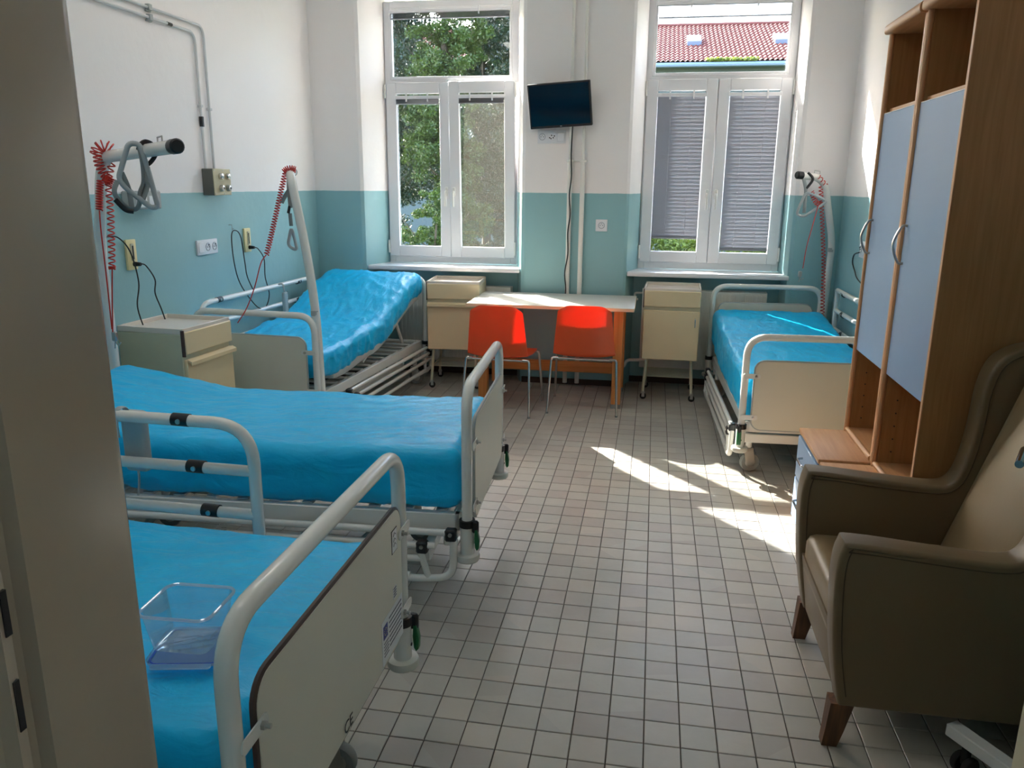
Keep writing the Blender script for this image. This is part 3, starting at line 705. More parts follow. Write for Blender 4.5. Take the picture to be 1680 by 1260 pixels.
# ------------------------------------------------------------------ beds
def lathe_at(b, prof, x, y, z=0, n=18): return b.lathe(prof, n, Matrix.Translation((x, y, z)))
def rail(bed, L, W_, side, state, z0, xa, xb, T):
    y = side*(W_/2+.035)
    if state == 'up':
        zs = [z0, z0-.13, z0-.255]
        pts = fillet([(xa, y, T-.46), (xa-.01*0, y, z0), (xb, y, z0+.008)], .11, 8)
        R_ = MB().tube(pts, .0165, 12)
        for z in zs[1:]: R_.tube([(xa, y, z), (xb, y, z+.006)], .0155, 12)
        R_.tube([(xb, y, T-.46), (xb, y, z0+.008)], .0165, 12)
        o = R_.build('side_rail', M_ENAMEL, bed)
        for i, z in enumerate(zs):
            for xs in (xa+.20-.032*i, xb-.16-.03*i):
                MB().tube([(xs-.024, y, z+.002), (xs+.024, y, z+.003)], .0178, 14).build('joint_sleeve', M_BLACK, o)
                MB().cyl((xs, y+side*.0+.0, z+.002), (xs, y+.0205, z+.002), .007, n=10).cyl((xs, y, z+.002), (xs, y-.0205, z+.002), .007, n=10).build('screw', M_STEEL, o)
    else:
        zs = [T-.50, T-.55, T-.60, T-.665]
        R_ = MB(); q = .05
        for i, z in enumerate(zs):
            R_.tube([(xa+.03+i*q*.9, y, z), (xb-.10+i*q*.9, y, z)], .0125, 10)
        for xe, sg in ((xa, 1), (xb-.03, -1)):
            R_.tube(fillet([(xe+.01, y, zs[0]-.02), (xe+.015, y, zs[3]), (xe+.10*sg+.05, y, zs[3]-.012), (xe+.34*sg, y, zs[3])], .05), .0135, 10)
            R_.tube([(xe+.12*sg+.01, y, zs[1]-.02), (xe+.10*sg, y, zs[3]-.005)], .012, 10)
        o = R_.build('side_rail', M_ENAMEL, bed)
        for xx, z in ((xa+.02, zs[0]), (xa+.12, zs[1]), (xb-.06, zs[0]), (xb-.02, zs[1])):
            MB().box(xx-.02, xx+.02, y-.017, y+.017, z-.028, z+.016, .006).build('joint_sleeve', M_BLACK, o)
            MB().cyl((xx, y-.022, z), (xx, y+.022, z), .007, n=8).build('screw', M_STEEL, o)
def castor(bed, x, y, top, ang=0):
    C_ = MB().cyl((x, y, .135), (x, y, top), .017, n=14).build('castor_post', M_ENAMEL, bed)
    Mx = Matrix.Translation((x, y, 0)) @ Matrix.Rotation(ang, 4, 'Z')
    yk = MB()
    for s_ in (-1, 1): yk.prism([(-.035, .055), (-.02, .04), (.012, .04), (.03, .125), (-.02, .13)], 'y', s_*.020-.002, s_*.020+.002, M=Mx)
    yk.box(-.024, .032, -.022, .022, .118, .136, .004, M=Mx); yk.build('castor_fork', M_STEEL, C_)
    Mw = Mx @ Matrix.Translation((-.012, 0, .052)) @ Matrix.Rotation(PI/2, 4, 'X')
    MB().lathe([(.03, -.012), (.048, -.015), (.052, -.008), (.052, .008), (.048, .015), (.03, .012)], 22, Mw).build('wheel', M_GREYR, C_)
    MB().lathe([(.01, -.016), (.028, -.013), (.028, .013), (.01, .016)], 14, Mw).build('wheel_hub', M_STEEL, C_)
def make_bed(loc, rz, T, Th, L, W_, label, rails, stickers=False, castang=0, cin=(.085, .06), headpanel=True):
    bed = empty('hospital_bed', loc, rz, label, 'bed')
    h2 = W_/2
    for end, x, TT, out in (('footboard', 0, T, -1), ('headboard', L, Th, 1)):
        pts = fillet([(x, -h2, T-.47), (x, -h2, TT), (x, h2, TT), (x, h2, T-.47)], .10, 9)
        tb = MB().tube(pts, .0185, 16).build(end+'_tube', M_ENAMEL, bed)
        # corner sockets with bumper rollers
        for s_ in (-1, 1):
            y = s_*h2
            so_ = MB().cyl((x, y, T-.588), (x, y, T-.475), .0245, n=18).build('corner_socket', M_ENAMEL, bed)
            MB().cyl((x, y, T-.487), (x, y, T-.462), .0275, n=18).build('socket_cap', M_BLACK, so_)
            MB().cyl((x+out*.024, y, T-.545), (x+out*.0263, y, T-.545), .005, n=8).build('socket_hole', M_BLACK, so_)
            rp = MB(); lathe_at(rp, [(.018, .0), (.038, 0), (.0425, .006), (.0435, .016), (.0415, .024), (.028, .027)], x, y, T-.612, 26); rp.build('bumper_roller', M_ROLL, so_, ang=28)
            if end == 'footboard':
                yq = y+s_*.012
                MB().box(x-.042, x-.018, yq-.010, yq+.010, T-.505, T-.460, .006).build('lever_mount', M_BLACK, so_)
                MB().prism([(x-.029, T-.49), (x-.038, T-.49), (x-.045, T-.53), (x-.043, T-.56), (x-.036, T-.568), (x-.030, T-.557), (x-.027, T-.525)], 'y', yq-.011, yq+.011, bev=.003).build('release_lever', M_GREEN, so_)
        xp = x+out*.014
        poly = rrect(-h2+.05, h2-.045, TT-.485, TT-.12, .05, 6, (1, 1, 1, 1))
        if end == 'headboard' and not headpanel: poly = None
        if poly is None: continue
        pn = MB().prism(poly, 'x', xp-.006, xp+.006).build(end+'_panel', M_PANEL, bed, ang=30)
        eg = MB().tube([(xp-out*.0, p[0], p[1]) for p in poly], .0066, 6, closed=True).build('edge_band', M_EDGE if stickers else M_GREYP, pn)
        # skin facing outwards keeps the dark band to the edge
        pl2 = rrect(-h2+.0525, h2-.0475, TT-.4825, TT-.1225, .048, 6)
        MB().prism(pl2, 'x', xp+out*.0055, xp+out*.0072).build('panel_face', M_PANEL, pn, ang=30)
        for s_ in (-1, 1):
            for z in (TT-.20, TT-.42):
                br = MB().prism(rrect(s_*h2-.012 if s_ < 0 else h2-.074, s_*h2+.074 if s_ < 0 else h2+.012, z-.013, z+.013, .010, 4), 'x', xp+out*.0078, xp+out*.0105).build('bracket', M_ENAMEL, bed)
                MB().cyl((xp+out*.01, s_*(h2-.052), z), (xp+out*.017, s_*(h2-.052), z), .008, n=6).cyl((xp+out*.01, s_*(h2-.052), z), (xp+out*.026, s_*(h2-.052), z), .0045, n=8).build('bolt', M_STEEL, br)
    # mattress platform frame
    b = MB()
    for s_ in (-1, 1): b.box(.03, L-.03, s_*(h2-.035)-.015, s_*(h2-.035)+.015, T-.515, T-.455, .003)
    for x in (.03, L-.05): b.box(x, x+.02, -h2+.02, h2-.02, T-.515, T-.455, .003)
    b.build('platform_frame', M_ENAMEL, bed)
    for i in range(14): x = .10+i*(L-.2)/13; MB().box(x-.02, x+.02, -h2+.05, h2-.05, T-.462, T-.452, .002).build('platform_slat', M_ENAMEL, bed)
    # undercarriage
    b = MB(); zc = .17
    for s_ in (-1, 1): b.box(.16, L-.16, s_*.24-.018, s_*.24+.018, zc-.02, zc+.02, .003)
    for x in (.07, L-.07): b.box(x-.02, x+.02, -h2+.03, h2-.03, T-.58, T-.53, .004)
    for x in (.18, L-.2): b.box(x-.018, x+.018, -.27, .27, zc-.02, zc+.02, .003)
    b.build('base_frame', M_ENAMEL, bed)
    for s_ in (-1, 1):
        for q0, q1 in ((.45, .28), (L-.45, L-.62)): MB().tube([(q0, s_*.2, zc), (q1, s_*.2, T-.5)], .014, 8).build('lifting_arm', M_GREYP, bed)
    MB().box(.55, 1.05, -.05, .05, T-.56, T-.50, .01).build('drive_motor', M_BLACK, bed)
    for cx in (cin[0], L-cin[0]):
        for s_ in (-1, 1): castor(bed, cx, s_*(h2-cin[1]), T-.53, castang+random.uniform(-.3, .3))
    for (side, state, z0, xa, xb) in rails: rail(bed, L, W_, side, state, z0, xa, xb, T)
    if stickers:
        xo = -.0215; M_ = Matrix.Translation((xo, 0, 0))
        zt = T-.12
        # pictogram label (upper far corner); local -Y is the far side of bed 1
        a0 = -h2+.05
        lb = MB().box(xo-.0006, xo+.0006, a0+.035, a0+.075, zt-.105, zt-.045).build('label', M_INKD, bed, smooth=False)
        MB().box(xo-.0010, xo-.0005, a0+.037, a0+.073, zt-.103, zt-.047).build('label_face', M_STICK, lb, smooth=False)
        g = MB()
        for dz in (-.088, -.076, -.062): g.tube(smooth_path([(xo-.0011, a0+.046, zt+dz), (xo-.0011, a0+.055, zt+dz+.007), (xo-.0011, a0+.064, zt+dz)]), .0009, 4)
        g.build('label_print', M_INK, lb, smooth=False)
        # funding notice with blue flag (lower far corner)
        lb = MB().box(xo-.0006, xo+.0006, a0+.008, a0+.165, T-.475, T-.36).build('label', M_STICK, bed, smooth=False)
        MB().box(xo-.0011, xo-.0004, a0+.125, a0+.155, T-.41, T-.375).build('flag', M_FLAG, lb, smooth=False)
        g = MB()
        import_stars = [(a0+.14+.009*math.cos(k*PI/6), T-.3925+.009*math.sin(k*PI/6)) for k in range(12)]
        for (yy, zz) in import_stars: g.box(xo-.0016, xo-.001, yy-.0009, yy+.0009, zz-.0009, zz+.0009)
        g.build('flag_stars', M_CALL, lb, smooth=False)
        g = MB(); random.seed(5)
        for row in range(7):
            yy = a0+.112; zz = T-.372-row*.0125
            while yy > a0+.018:
                wl = random.uniform(.003, .011); g.box(xo-.0012, xo-.0005, yy-wl, yy, zz-.0035, zz); yy -= wl+.0022
        for row in range(5):
            yy = a0+.152; zz = T-.42-row*.0085
            while yy > a0+.122:
                wl = random.uniform(.002, .006); g.box(xo-.0012, xo-.0005, yy-wl, yy, zz-.0025, zz); yy -= wl+.0016
        g.build('label_print', M_INK, lb, smooth=False)
        lb = MB().box(xo-.0006, xo+.0006, a0+.05, a0+.075, T-.345, T-.315).build('label', M_STICK, bed, smooth=False)
        g = MB()
        for k in range(4): g.box(xo-.0012, xo-.0005, a0+.053, a0+.072, T-.341+k*.007, T-.338+k*.007)
        g.build('label_print', M_INK, lb, smooth=False)
        # CE mark at the lower edge
        cu = bpy.data.curves.new('ce', 'FONT'); cu.body = 'CE'; cu.size = .04; cu.extrude = .0003
        tmp = bpy.data.objects.new('ce', cu); COL.objects.link(tmp); bpy.context.view_layer.update()
        me = bpy.data.meshes.new_from_object(tmp.evaluated_get(bpy.context.evaluated_depsgraph_get())); bpy.data.objects.remove(tmp)
        me.materials.clear(); me.materials.append(M_INKD)
        o = bpy.data.objects.new('printed_mark', me); COL.objects.link(o); o.parent = bed
        o.matrix_local = Matrix(((0, 0, -1, xo-.001), (-1, 0, 0, -h2+.46), (0, 1, 0, T-.477), (0, 0, 0, 1)))
    return bed
L1 = 1.78
bed1 = make_bed((-.607, 1.385, 0), PI, .845, .85, L1, .84, 'hospital bed nearest the door, its cream footboard with stickers in the foreground',
                [(-1, 'up', .875, .41, 1.60), (1, 'down', 0, .2, 1.4)], stickers=True, cin=(.14, .17))
bed2 = make_bed((-.60, 2.84, 0), PI+math.radians(3.2), .845, .85, L1, .80, 'second hospital bed from the door, flat, between the nearest bed and the left cabinet',
                [(1, 'down', 0, .03, 1.70), (-1, 'down', 0, .15, 1.5)], cin=(.32, .20))
bed3 = make_bed((-2.175, 4.04, 0), math.radians(86), .785, .81, 1.74, .75, 'hospital bed along the left wall with its head end raised by the window',
                [(1, 'up', .80, .10, 1.42), (-1, 'down', 0, .30, 1.76)], castang=PI/2, headpanel=False)
bed4 = make_bed((.872, 4.12, 0), math.radians(92), .75, .80, 1.70, .74, 'hospital bed at the right beside the wardrobe, its foot facing the room',
                [(-1, 'up', .815, .2, 1.42), (1, 'down', 0, .06, 1.45)], castang=PI/2)
MB().tube(coil([(.86, .437, .315), (.862, .437, .262)], .009, 6), .0016, 5).build('rail_spring', M_STEEL, bed2)
bpy.context.view_layer.update()
def tolocal(bed, p): return bed.matrix_world.inverted() @ Vector(p)
def add_pole(bed, pts, rads, hooks=True, band=None, name='trapeze_pole'):
    pts = [tolocal(bed, p) for p in pts]
    p = MB().tube(fillet(pts, {i: r_ for i, r_ in enumerate(rads)}, 10), .0235, 16).build(name, M_ENAMEL, bed)
    a, c = pts[-2], pts[-1]; d = (c-a).normalized()
    MB().tube([c-d*.03, c+d*.010, c+d*.016], [.0252, .0252, .020], 18).build('end_cap', M_BLACK, p)
    if hooks:
        q = c-d*.17; n_ = Vector((0, 0, 1)); g = MB()
        g.tube([q+n_*.022, q+n_*.038, q+n_*.040+d*.045, q+n_*.022+d*.045], .003, 6); g.build('stop_hook', M_STEEL, p)
    if band:
        q = tolocal(bed, band); MB().cyl(q-Vector((0, 0, .014)), q+Vector((0, 0, .014)), .0243, n=16).build('band_label', M_GREYP, p)
    return p
# poles given in room coordinates
add_pole(bed2, [(-2.37, 3.12, .40), (-2.37, 3.12, 1.25), (-2.24, 3.02, 1.585), (-1.575, 2.50, 1.607)], [0, .1, .12, 0])
add_pole(bed3, [(-1.79, 4.04, .36), (-1.797, 4.04, .80), (-1.835, 4.045, 1.13), (-1.912, 4.06, 1.535), (-2.16, 4.63, 1.552)], [0, .25, .25, .07, 0], band=(-1.803, 4.04, .80))
add_pole(bed4, [(1.205, 5.82, .45), (1.215, 5.82, 1.12), (1.11, 5.76, 1.55), (.925, 5.66, 1.565)], [0, .08, .15, 0], band=(1.212, 5.82, 1.07))
# ------------------------------------------------------------------ mattresses
def mattress(bed_loc, rz, x0, x1, half, zb, prof, thick, label, seed, bottom_slack=.02, core=None, amp=1):
    Mt = empty('mattress', bed_loc, rz, label, 'mattress')
    Lm = x1-x0
    def ztop(x):
        for (a, za), (c, zc) in zip(prof, prof[1:]):
            if x <= c: t = max(0, min(1, (x-a)/(c-a))); t = t*t*(3-2*t); return za+(zc-za)*t
        return prof[-1][1]
    off = Vector((seed*13.1, seed*7.7, seed*3.3))
    def fn(p, n):
        q = p.copy(); x = q.x+(x0+x1)/2; zt = ztop(x)
        t = (q.z+thick/2)/thick
        zb_ = (zt-thick)
        w1 = noise.fractal(Vector((x*2.2, q.y*3.5, q.z*5))+off, 1.0, 2.0, 3)*.010
        rid = noise.noise(Vector((x*5+q.y*5, q.y*16-x*6, q.z*9))+off)
        w2 = (1-abs(rid))**4*.006*amp
        w3 = noise.noise(Vector((x*22, q.y*4, q.z*6))+off)*(.005 if t < .75 else .0015)*amp
        z = zb_+t*thick
        if t < .25: z -= bottom_slack*(.5+.5*noise.noise(Vector((x*6, q.y*5, 0))+off))
        P = Vector((x, q.y, z))+n*(w1*.8+w2+w3)
        return P
    b = MB(); b.rbox(Lm/2, half, thick/2, .045, 110, 50, 16, fn); b.build('blue_cover', M_BLUE, Mt, ang=180)
    if core:
        def fn2(p, n): x = p.x+(x0+x1)/2+core[2]; return Vector((x, p.y, ztop(x)-thick-.012+p.z))
        MB().rbox(core[0], half-.008, .032, .02, 30, 8, 3, fn2).build('grey_base', M_MATT, Mt, ang=60)
    return Mt
mattress((-.607, 1.385, 0), PI, .035, 1.70, .385, .40, [(0, .615), (1.8, .62)], .20, 'blue-covered mattress on the nearest bed, under the clear plastic box', 1)
mattress((-.60, 2.84, 0), PI+math.radians(3.2), .03, 1.72, .375, .40, [(0, .615), (.6, .605), (1.1, .61), (1.75, .70)], .20, 'blue-covered mattress on the second bed from the door, lying flat', 2)
mattress((-2.175, 4.04, 0), math.radians(86), .05, 1.715, .372, .40, [(0, .575), (.35, .565), (.75, .60), (1.7, .845)], .15, 'blue-covered mattress with raised head end on the left wall bed', 3, core=(.72, .03, .06), bottom_slack=.035, amp=1.6)
mattress((.872, 4.12, 0), math.radians(92), .04, 1.64, .37, .32, [(0, .545), (.8, .57), (1.65, .645)], .235, 'blue-covered mattress on the bed beside the wardrobe', 4, bottom_slack=.03)
# backrest frame under bed 3's raised section
b = MB()
for s_ in (-1, 1): b.tube([(.75, s_*.3, .36), (1.30, s_*.3, .60), (1.6, s_*.3, .67)], .012, 8)
b.tube([(1.15, -.3, .52), (1.15, .3, .52)], .012, 8); b.tube([(1.45, -.3, .36), (1.3, -.3, .59)], .012, 8); b.tube([(1.45, .3, .36), (1.3, .3, .59)], .012, 8)
b.build('backrest_frame', M_ENAMEL, bed3)
# ------------------------------------------------------------------ cabinets (bedside)
def cabinet(loc, rz, label, ledge=True, legs=True, side_handle=False, wear=False):
    """front faces local -Y; body 0.385 wide, 0.42 deep"""
    C_ = empty('bedside_cabinet', loc, rz, label, 'cabinet', 'cream bedside cabinets')
    w2, d2 = .195, .19
    b = MB().box(-w2, w2, -d2+.012, d2, .30, .775, .004); b.build('body', M_DIRTY, C_)
    b = MB().box(-w2, w2, -d2, d2, .775, .782, .002)
    for (a, c, e, g) in ((-w2, w2, -d2, -d2+.012), (-w2, w2, d2-.012, d2), (-w2, -w2+.012, -d2, d2), (w2-.012, w2, -d2, d2)): b.box(a, c, e, g, .775, .803, .003)
    b.build('tray_top', M_CREAMTOP, C_)
    dr = MB().box(-w2+.006, w2, -d2-.008, -d2+.014, .675, .785, .004).build('drawer_front', M_CREAMM, C_)
    dd = MB().box(-w2+.006, w2, -d2-.006, -d2+.014, .30, .648, .004).build('door', M_CREAMM, C_)
    if ledge:
        MB().prism([(-d2-.006, .650), (-d2-.03, .640), (-d2-.03, .622), (-d2-.026, .620), (-d2-.024, .634), (-d2-.006, .640)], 'x', -w2+.01, w2-.002).build('ledge_handle', M_CREAMM, dd)
    if side_handle:
        MB().tube(fillet([(w2-.03, -d2-.004, .60), (w2-.03, -d2-.022, .60), (w2-.03, -d2-.022, .54), (w2-.03, -d2-.004, .54)], .008), .0035, 8).build('pull_handle', M_CHROME, dd)
    MB().box(-w2-.001, -w2+.006, -d2-.004, -d2+.014, .665, .795, .001).build('edge_strip', M_EDGE, C_)
    if legs:
        for sx in (-1, 1):
            for sy in (-1, 1): MB().tube([(sx*(w2-.04), sy*(d2-.04), .30), (sx*(w2-.025), sy*(d2-.02), .06)], .0105, 10).build('leg', M_DIRTY, C_)
        b = MB()
        for i in range(8): y = -d2+.05+i*(2*d2-.1)/7; b.cyl((-w2+.03, y, .165), (w2-.03, y, .165), .003, n=6)
        for sx in (-1, 1): b.cyl((sx*(w2-.032), -d2+.03, .165), (sx*(w2-.032), d2-.03, .165), .004, n=6)
        b.build('wire_shelf', M_DIRTY, C_)
        for sx in (-1, 1):
            for sy in (-1, 1):
                x, y = sx*(w2-.025), sy*(d2-.02)
                cs = MB().box(x-.012, x+.012, y-.013, y+.013, .045, .062, .002).box(x-.006, x+.014, y-.013, y-.010, .02, .05).box(x-.006, x+.014, y+.010, y+.013, .02, .05).build('castor', M_STEEL, C_)
                Mw = Matrix.Translation((x+.004, y, .023)) @ Matrix.Rotation(PI/2, 4, 'X')
                MB().lathe([(.008, -.009), (.02, -.009), (.023, -.006), (.023, .006), (.02, .009), (.008, .009)], 16, Mw).build('wheel', M_BLACKR, cs)
    return C_
cabinet((-1.432, 5.765, 0), math.radians(4.5), 'cream cabinet on thin wheeled legs under the left window, behind the left orange chair', side_handle=False)
cabinet((.155, 5.74, 0), math.radians(-2), 'cream cabinet on thin wheeled legs under the right window, beside the white table', ledge=False, side_handle=True)
cabinet((-2.385, 3.625, 0), math.radians(90-4), 'cream cabinet with ledge handle between the two beds at the left wall', ledge=True)
# ------------------------------------------------------------------ table and chairs
T = empty('table', (-.665, 5.54, 0), 0, 'white-topped table with light wood legs against the pier between the windows', 'table')
MB().box(-.57, .565, -.325, .305, .680, .705, .004, seg=2).build('tabletop', M_TABLE, T)
MB().box(-.572, .567, -.327, -.3245, .682, .703, .0005).box(.5645, .567, -.327, .305, .682, .703, .0005).build('edge_strip', M_TEDGE, T)
for sx in (-1, 1):
    for sy in (-1, 1):
        lg = MB().box(sx*.465-.032, sx*.465+.032, sy*.24-.03, sy*.24+.03, .03, .680, .003).build('leg', M_WOODT, T)
        MB().box(sx*.465-.032, sx*.465+.032, sy*.24-.03, sy*.24+.03, 0, .03, .002).build('foot_cap', M_GREYR, lg)
MB().box(-.44, .44, .215, .245, .13, .21, .003).build('stretcher', M_WOODX, T)
MB().box(-.44, .44, .225, .245, .60, .68, .003).box(-.48, -.45, -.21, .21, .60, .68, .003).box(.45, .48, -.21, .21, .60, .68, .003).build('apron', M_WOODX, T)
def chair_proto(loc, rz, label):
    C_ = empty('stacking_chair', loc, rz, label, 'chair', 'orange plastic chairs at the table')
    # shell: back at local y = 0, seat forward (+y)
    bm = bmesh.new(); NU, NV = 16, 30; G = []
    for j in range(NV+1):
        v = j/NV; row = []
        if v < .48:      # back, top to bottom
            t = v/.48; z = .735-.33*t+.0; y = -.055+.05*t; hw = .172+.034*t; cup = .035*(1-.2*t)
            if t < .12: hw *= (1-.25*(1-t/.12)**2)
        elif v < .62:    # crease
            t = (v-.48)/.14; a = t*PI/2*.95; z = .405-.03*math.sin(a); y = -.005+.07*(1-math.cos(a)); hw = .206; cup = .028
        else:
            t = (v-.62)/.38; z = .377+.018*t*t*.8-.008*math.sin(t*PI); y = .062+.31*t; hw = .206-.006*t; cup = .020*(1-t)
            if t > .88: hw *= (1-.12*((t-.88)/.12)**2); z -= .02*((t-.88)/.12)**2
        for i in range(NU+1):
            s_ = -1+2*i/NU; x = hw*s_
            if v < .48: p = (x, y+cup*abs(s_)**2.5, z-.012*(abs(s_)**6)*(1 if v < .04 else 0))
            elif v < .62: k = (v-.48)/.14; p = (x, y+cup*abs(s_)**2.5*(1-k), z+cup*abs(s_)**2.5*k)
            else: p = (x, y, z+cup*abs(s_)**2.5)
            row.append(bm.verts.new(p))
        G.append(row)
    for j in range(NV):
        for i in range(NU): bm.faces.new((G[j][i], G[j][i+1], G[j+1][i+1], G[j+1][i]))
    bmesh.ops.recalc_face_normals(bm, faces=bm.faces[:])
    bmesh.ops.solidify(bm, geom=bm.faces[:], thickness=.0045)
    MB().bm(bm).build('seat_shell', M_ORANGE, C_, ang=60)
    for sx in (-1, 1):
        for (y0, y1) in ((.02, -.045), (.33, .40)):
            MB().tube(fillet([(sx*.17, y0+(.0), .372), (sx*.215, y0, .372), (sx*.232, y1, .004)], .02), .0088, 10).build('leg', M_CHROME, C_)
            MB().cyl((sx*.232, y1, 0), (sx*.232, y1, .012), .010, n=10).build('foot_cap', M_GREYR, C_)
    for yy in (.02, .33): MB().tube([(-.2, yy, .368), (.2, yy, .368)], .008, 8).build('crossbar', M_CHROME, C_)
    return C_
chair_proto((-.975, 4.985, 0), math.radians(-4), 'left of the two orange plastic chairs at the table')
c2 = copy_tree(bpy.data.objects['stacking_chair']); c2.location = (-.415, 5.115, 0); c2.rotation_euler = (0, 0, math.radians(0))
c2['label'] = 'right of the two orange plastic chairs at the table'
# ------------------------------------------------------------------ wardrobes
def wardrobe(y0, y1, label, drawers):
    Wd = empty('wardrobe', (.87, y0, 0), 0, label, 'wardrobe', 'wardrobes with blue doors on the right wall')
    w_ = y1-y0; dx = .40; t = .018
    # base cabinet
    bs = MB().box(-.186, dx, .0, t, .04, .447).box(-.186, dx, w_-t, w_, .04, .447).box(.38, dx, 0, w_, .04, .447).box(-.17, dx, t, w_-t, .04, .06).build('base_cabinet', M_WARD, Wd, smooth=False)
    MB().box(-.17, dx, .01, w_-.01, 0, .04).build('plinth', M_EDGE, bs, smooth=False)
    MB().box(-.196, dx, 0, w_, .447, .467, .006, seg=2).build('base_top', M_WARDY, bs)
    for k in range(2):
        z = .065+k*.19
        d_ = MB().box(-.198, -.182, t+.003, w_-t-.003, z, z+.183, .003).build('drawer_front', M_WBLUE, Wd)
        MB().tube(fillet([(-.198, w_/2-.06, z+.12), (-.222, w_/2-.05, z+.12), (-.222, w_/2+.05, z+.12), (-.198, w_/2+.06, z+.12)], .015), .005, 8).build('pull_handle', M_CHROME, d_)
    # tall upper carcass
    z0, z1 = .467, 2.065
    sp = MB().box(0, dx, 0, t, z0, z1).build('side_panel', M_WARD, Wd, smooth=False)
    MB().box(-.0035, 0, 0, t, z0, z1, .001).build('edge_band', M_WEDGE, sp)
    sp = MB().box(0, dx, w_-t, w_, z0, z1).build('side_panel', M_WARD, Wd, smooth=False)
    MB().tube([(-.002, w_-.011, z0), (-.002, w_-.011, z1)], .011, 10).build('edge_band', M_WEDGE, sp)
    MB().box(dx-.008, dx, t, w_-t, z0, z1).build('back_panel', M_WARD, Wd, smooth=False)
    MB().box(0.018, dx-.008, t, w_-t, 1.774, 1.792).build('shelf', M_WARDY, Wd, smooth=False)
    MB().box(0.018, dx-.008, t, w_-t, .829, .845).build('shelf', M_WARDY, Wd, smooth=False)
    MB().tube([(.0, t, z0+.011), (.0, w_-.002, z0+.011)], .011, 10).box(0, dx-.01, t, w_-t, z0, z0+.018).build('bottom_shelf', M_WARDY, Wd)
    tp = MB().prism(fillet2([(-.03, 2.065), (dx, 2.065), (dx, 2.103), (-.03, 2.103)], {0: .012, 3: .02}), 'y', -.002, w_+.002).build('top_board', M_WARDY, Wd)
    dr = MB().box(-.002, .016, t+.001, w_-t-.001, .829, 1.772, .0015).build('door', M_WBLUE, Wd)
    MB().box(-.002, .016, t+.001, w_-t-.001, 1.772, 1.7745).build('edge_band', M_WHITE, dr, smooth=False)
    MB().tube(smooth_path([(-.002, w_-.05, 1.365), (-.020, w_-.046, 1.36), (-.040, w_-.042, 1.30), (-.020, w_-.046, 1.24), (-.002, w_-.05, 1.235)]), .0045, 8).build('bow_handle', M_STEEL, dr)
    h = MB()
    for k in range(5): h.cyl((.33, w_-t-.0005, .53+k*.05), (.33, w_-t-.002, .53+k*.05), .003, n=8); h.cyl((.05, w_-t-.0005, .53+k*.05), (.05, w_-t-.002, .53+k*.05), .003, n=8)
    h.build('shelf_pin_holes', M_BLACK, Wd)
    return Wd
def fillet2(pts, rad):
    out = []; n = len(pts)
    for i, p in enumerate(pts):
        if i in rad:
            a, b_, c = Vector(pts[i-1]), Vector(p), Vector(pts[(i+1) % n]); u1 = (a-b_).normalized()*rad[i]; u2 = (c-b_).normalized()*rad[i]
            for k in range(6): t = k/5; q = (b_+u1)*(1-t)**2+b_*2*t*(1-t)+(b_+u2)*t*t; out.append((q.x, q.y))
        else: out.append(tuple(p))
    return out
wardrobe(3.072, 3.497, 'far wardrobe with a blue door, next to the right-hand bed', True)
wardrobe(2.604, 3.045, 'near wardrobe with a blue door, behind the taupe armchair', True)
# ------------------------------------------------------------------ armchair
A = empty('armchair', (.52, 1.98, 0), 0, 'taupe vinyl wing armchair in the right foreground', 'armchair')
def arm_outline(x_front, x_back, top, wing):
    pts = [(x_front+.035, .135), (x_front+.005, .30), (x_front-.010, .50), (x_front+.0, top-.012)]
    pts = smooth2(pts+[(x_front+.035, top+.004), (x_front+.25, top-.012), (x_front+.38, top-.018)] +
                  ([(x_front+.43, top-.002), (x_front+.455, top+.06), (x_front+.470, top+.17), (x_front+.478, top+.30), (x_front+.505, top+.385), (x_front+.57, top+.43), (x_front+.66, top+.44), (x_front+.735, top+.42)] if wing else [(x_back, top-.02)]))
    return pts+[(x_back, top-.1 if not wing else .9), (x_back-.02, .135)]
def smooth2(p):
    q = smooth_path([(a, 0, c) for a, c in p], 4); return [(v.x, v.z) for v in q]
for nm, ya, yb in (('near', 0, .085), ('far', .515, .60)):
    out = arm_outline(0, .74, .605 if nm == 'near' else .612, True)
    MB().prism(out, 'y', ya, yb, bev=.012, seg=3).build('arm', M_VINYL, A, ang=50)
    # narrow gusset with seams along the outline
    sm = MB()
    for yy in (ya+.004, yb-.004):
        path = [(p[0]+.0, yy, p[1]) for p in out[2:-2]]
        cx_ = .3
        path = []
        o2 = out[1:-2]
        for i, p in enumerate(o2):
            a = o2[max(0, i-1)]; c = o2[min(len(o2)-1, i+1)]; tx, tz = c[0]-a[0], c[1]-a[1]; l_ = math.hypot(tx, tz) or 1
            path.append((p[0]+tz/l_*.022, yy-(.0045 if yy < (ya+yb)/2 else -.0045), p[1]-tx/l_*.022))
        sm.tube(path, .0016, 5)
    sm.build('seam', M_SEAM, A.children[-1])
def seatfn(p, n):
    return Vector((p.x+.338, p.y+.30, p.z+.335+.012*math.cos(p.x*4)*math.cos(p.y*6)-.02*(p.x)))
MB().rbox(.325, .213, .075, .03, 24, 16, 6, seatfn).build('seat_cushion', M_VINYL2, A, ang=80)
MB().prism([(.038, .14), (.008, .34), (.70, .30), (.70, .14)], 'y', .085, .515, bev=.006).build('front_rail', M_VINYL, A)
def backfn(p, n):
    q = Vector((p.x+.02*(1-(p.y/.2)**2)*-1, p.y, p.z)); a = math.radians(17)
    return Vector((.545+q.x*math.cos(a)+q.z*math.sin(a), q.y+.30, .66-q.x*math.sin(a)+q.z*math.cos(a)))
MB().rbox(.055, .214, .36, .035, 6, 16, 24, backfn).build('backrest', M_VINYL2, A, ang=80)
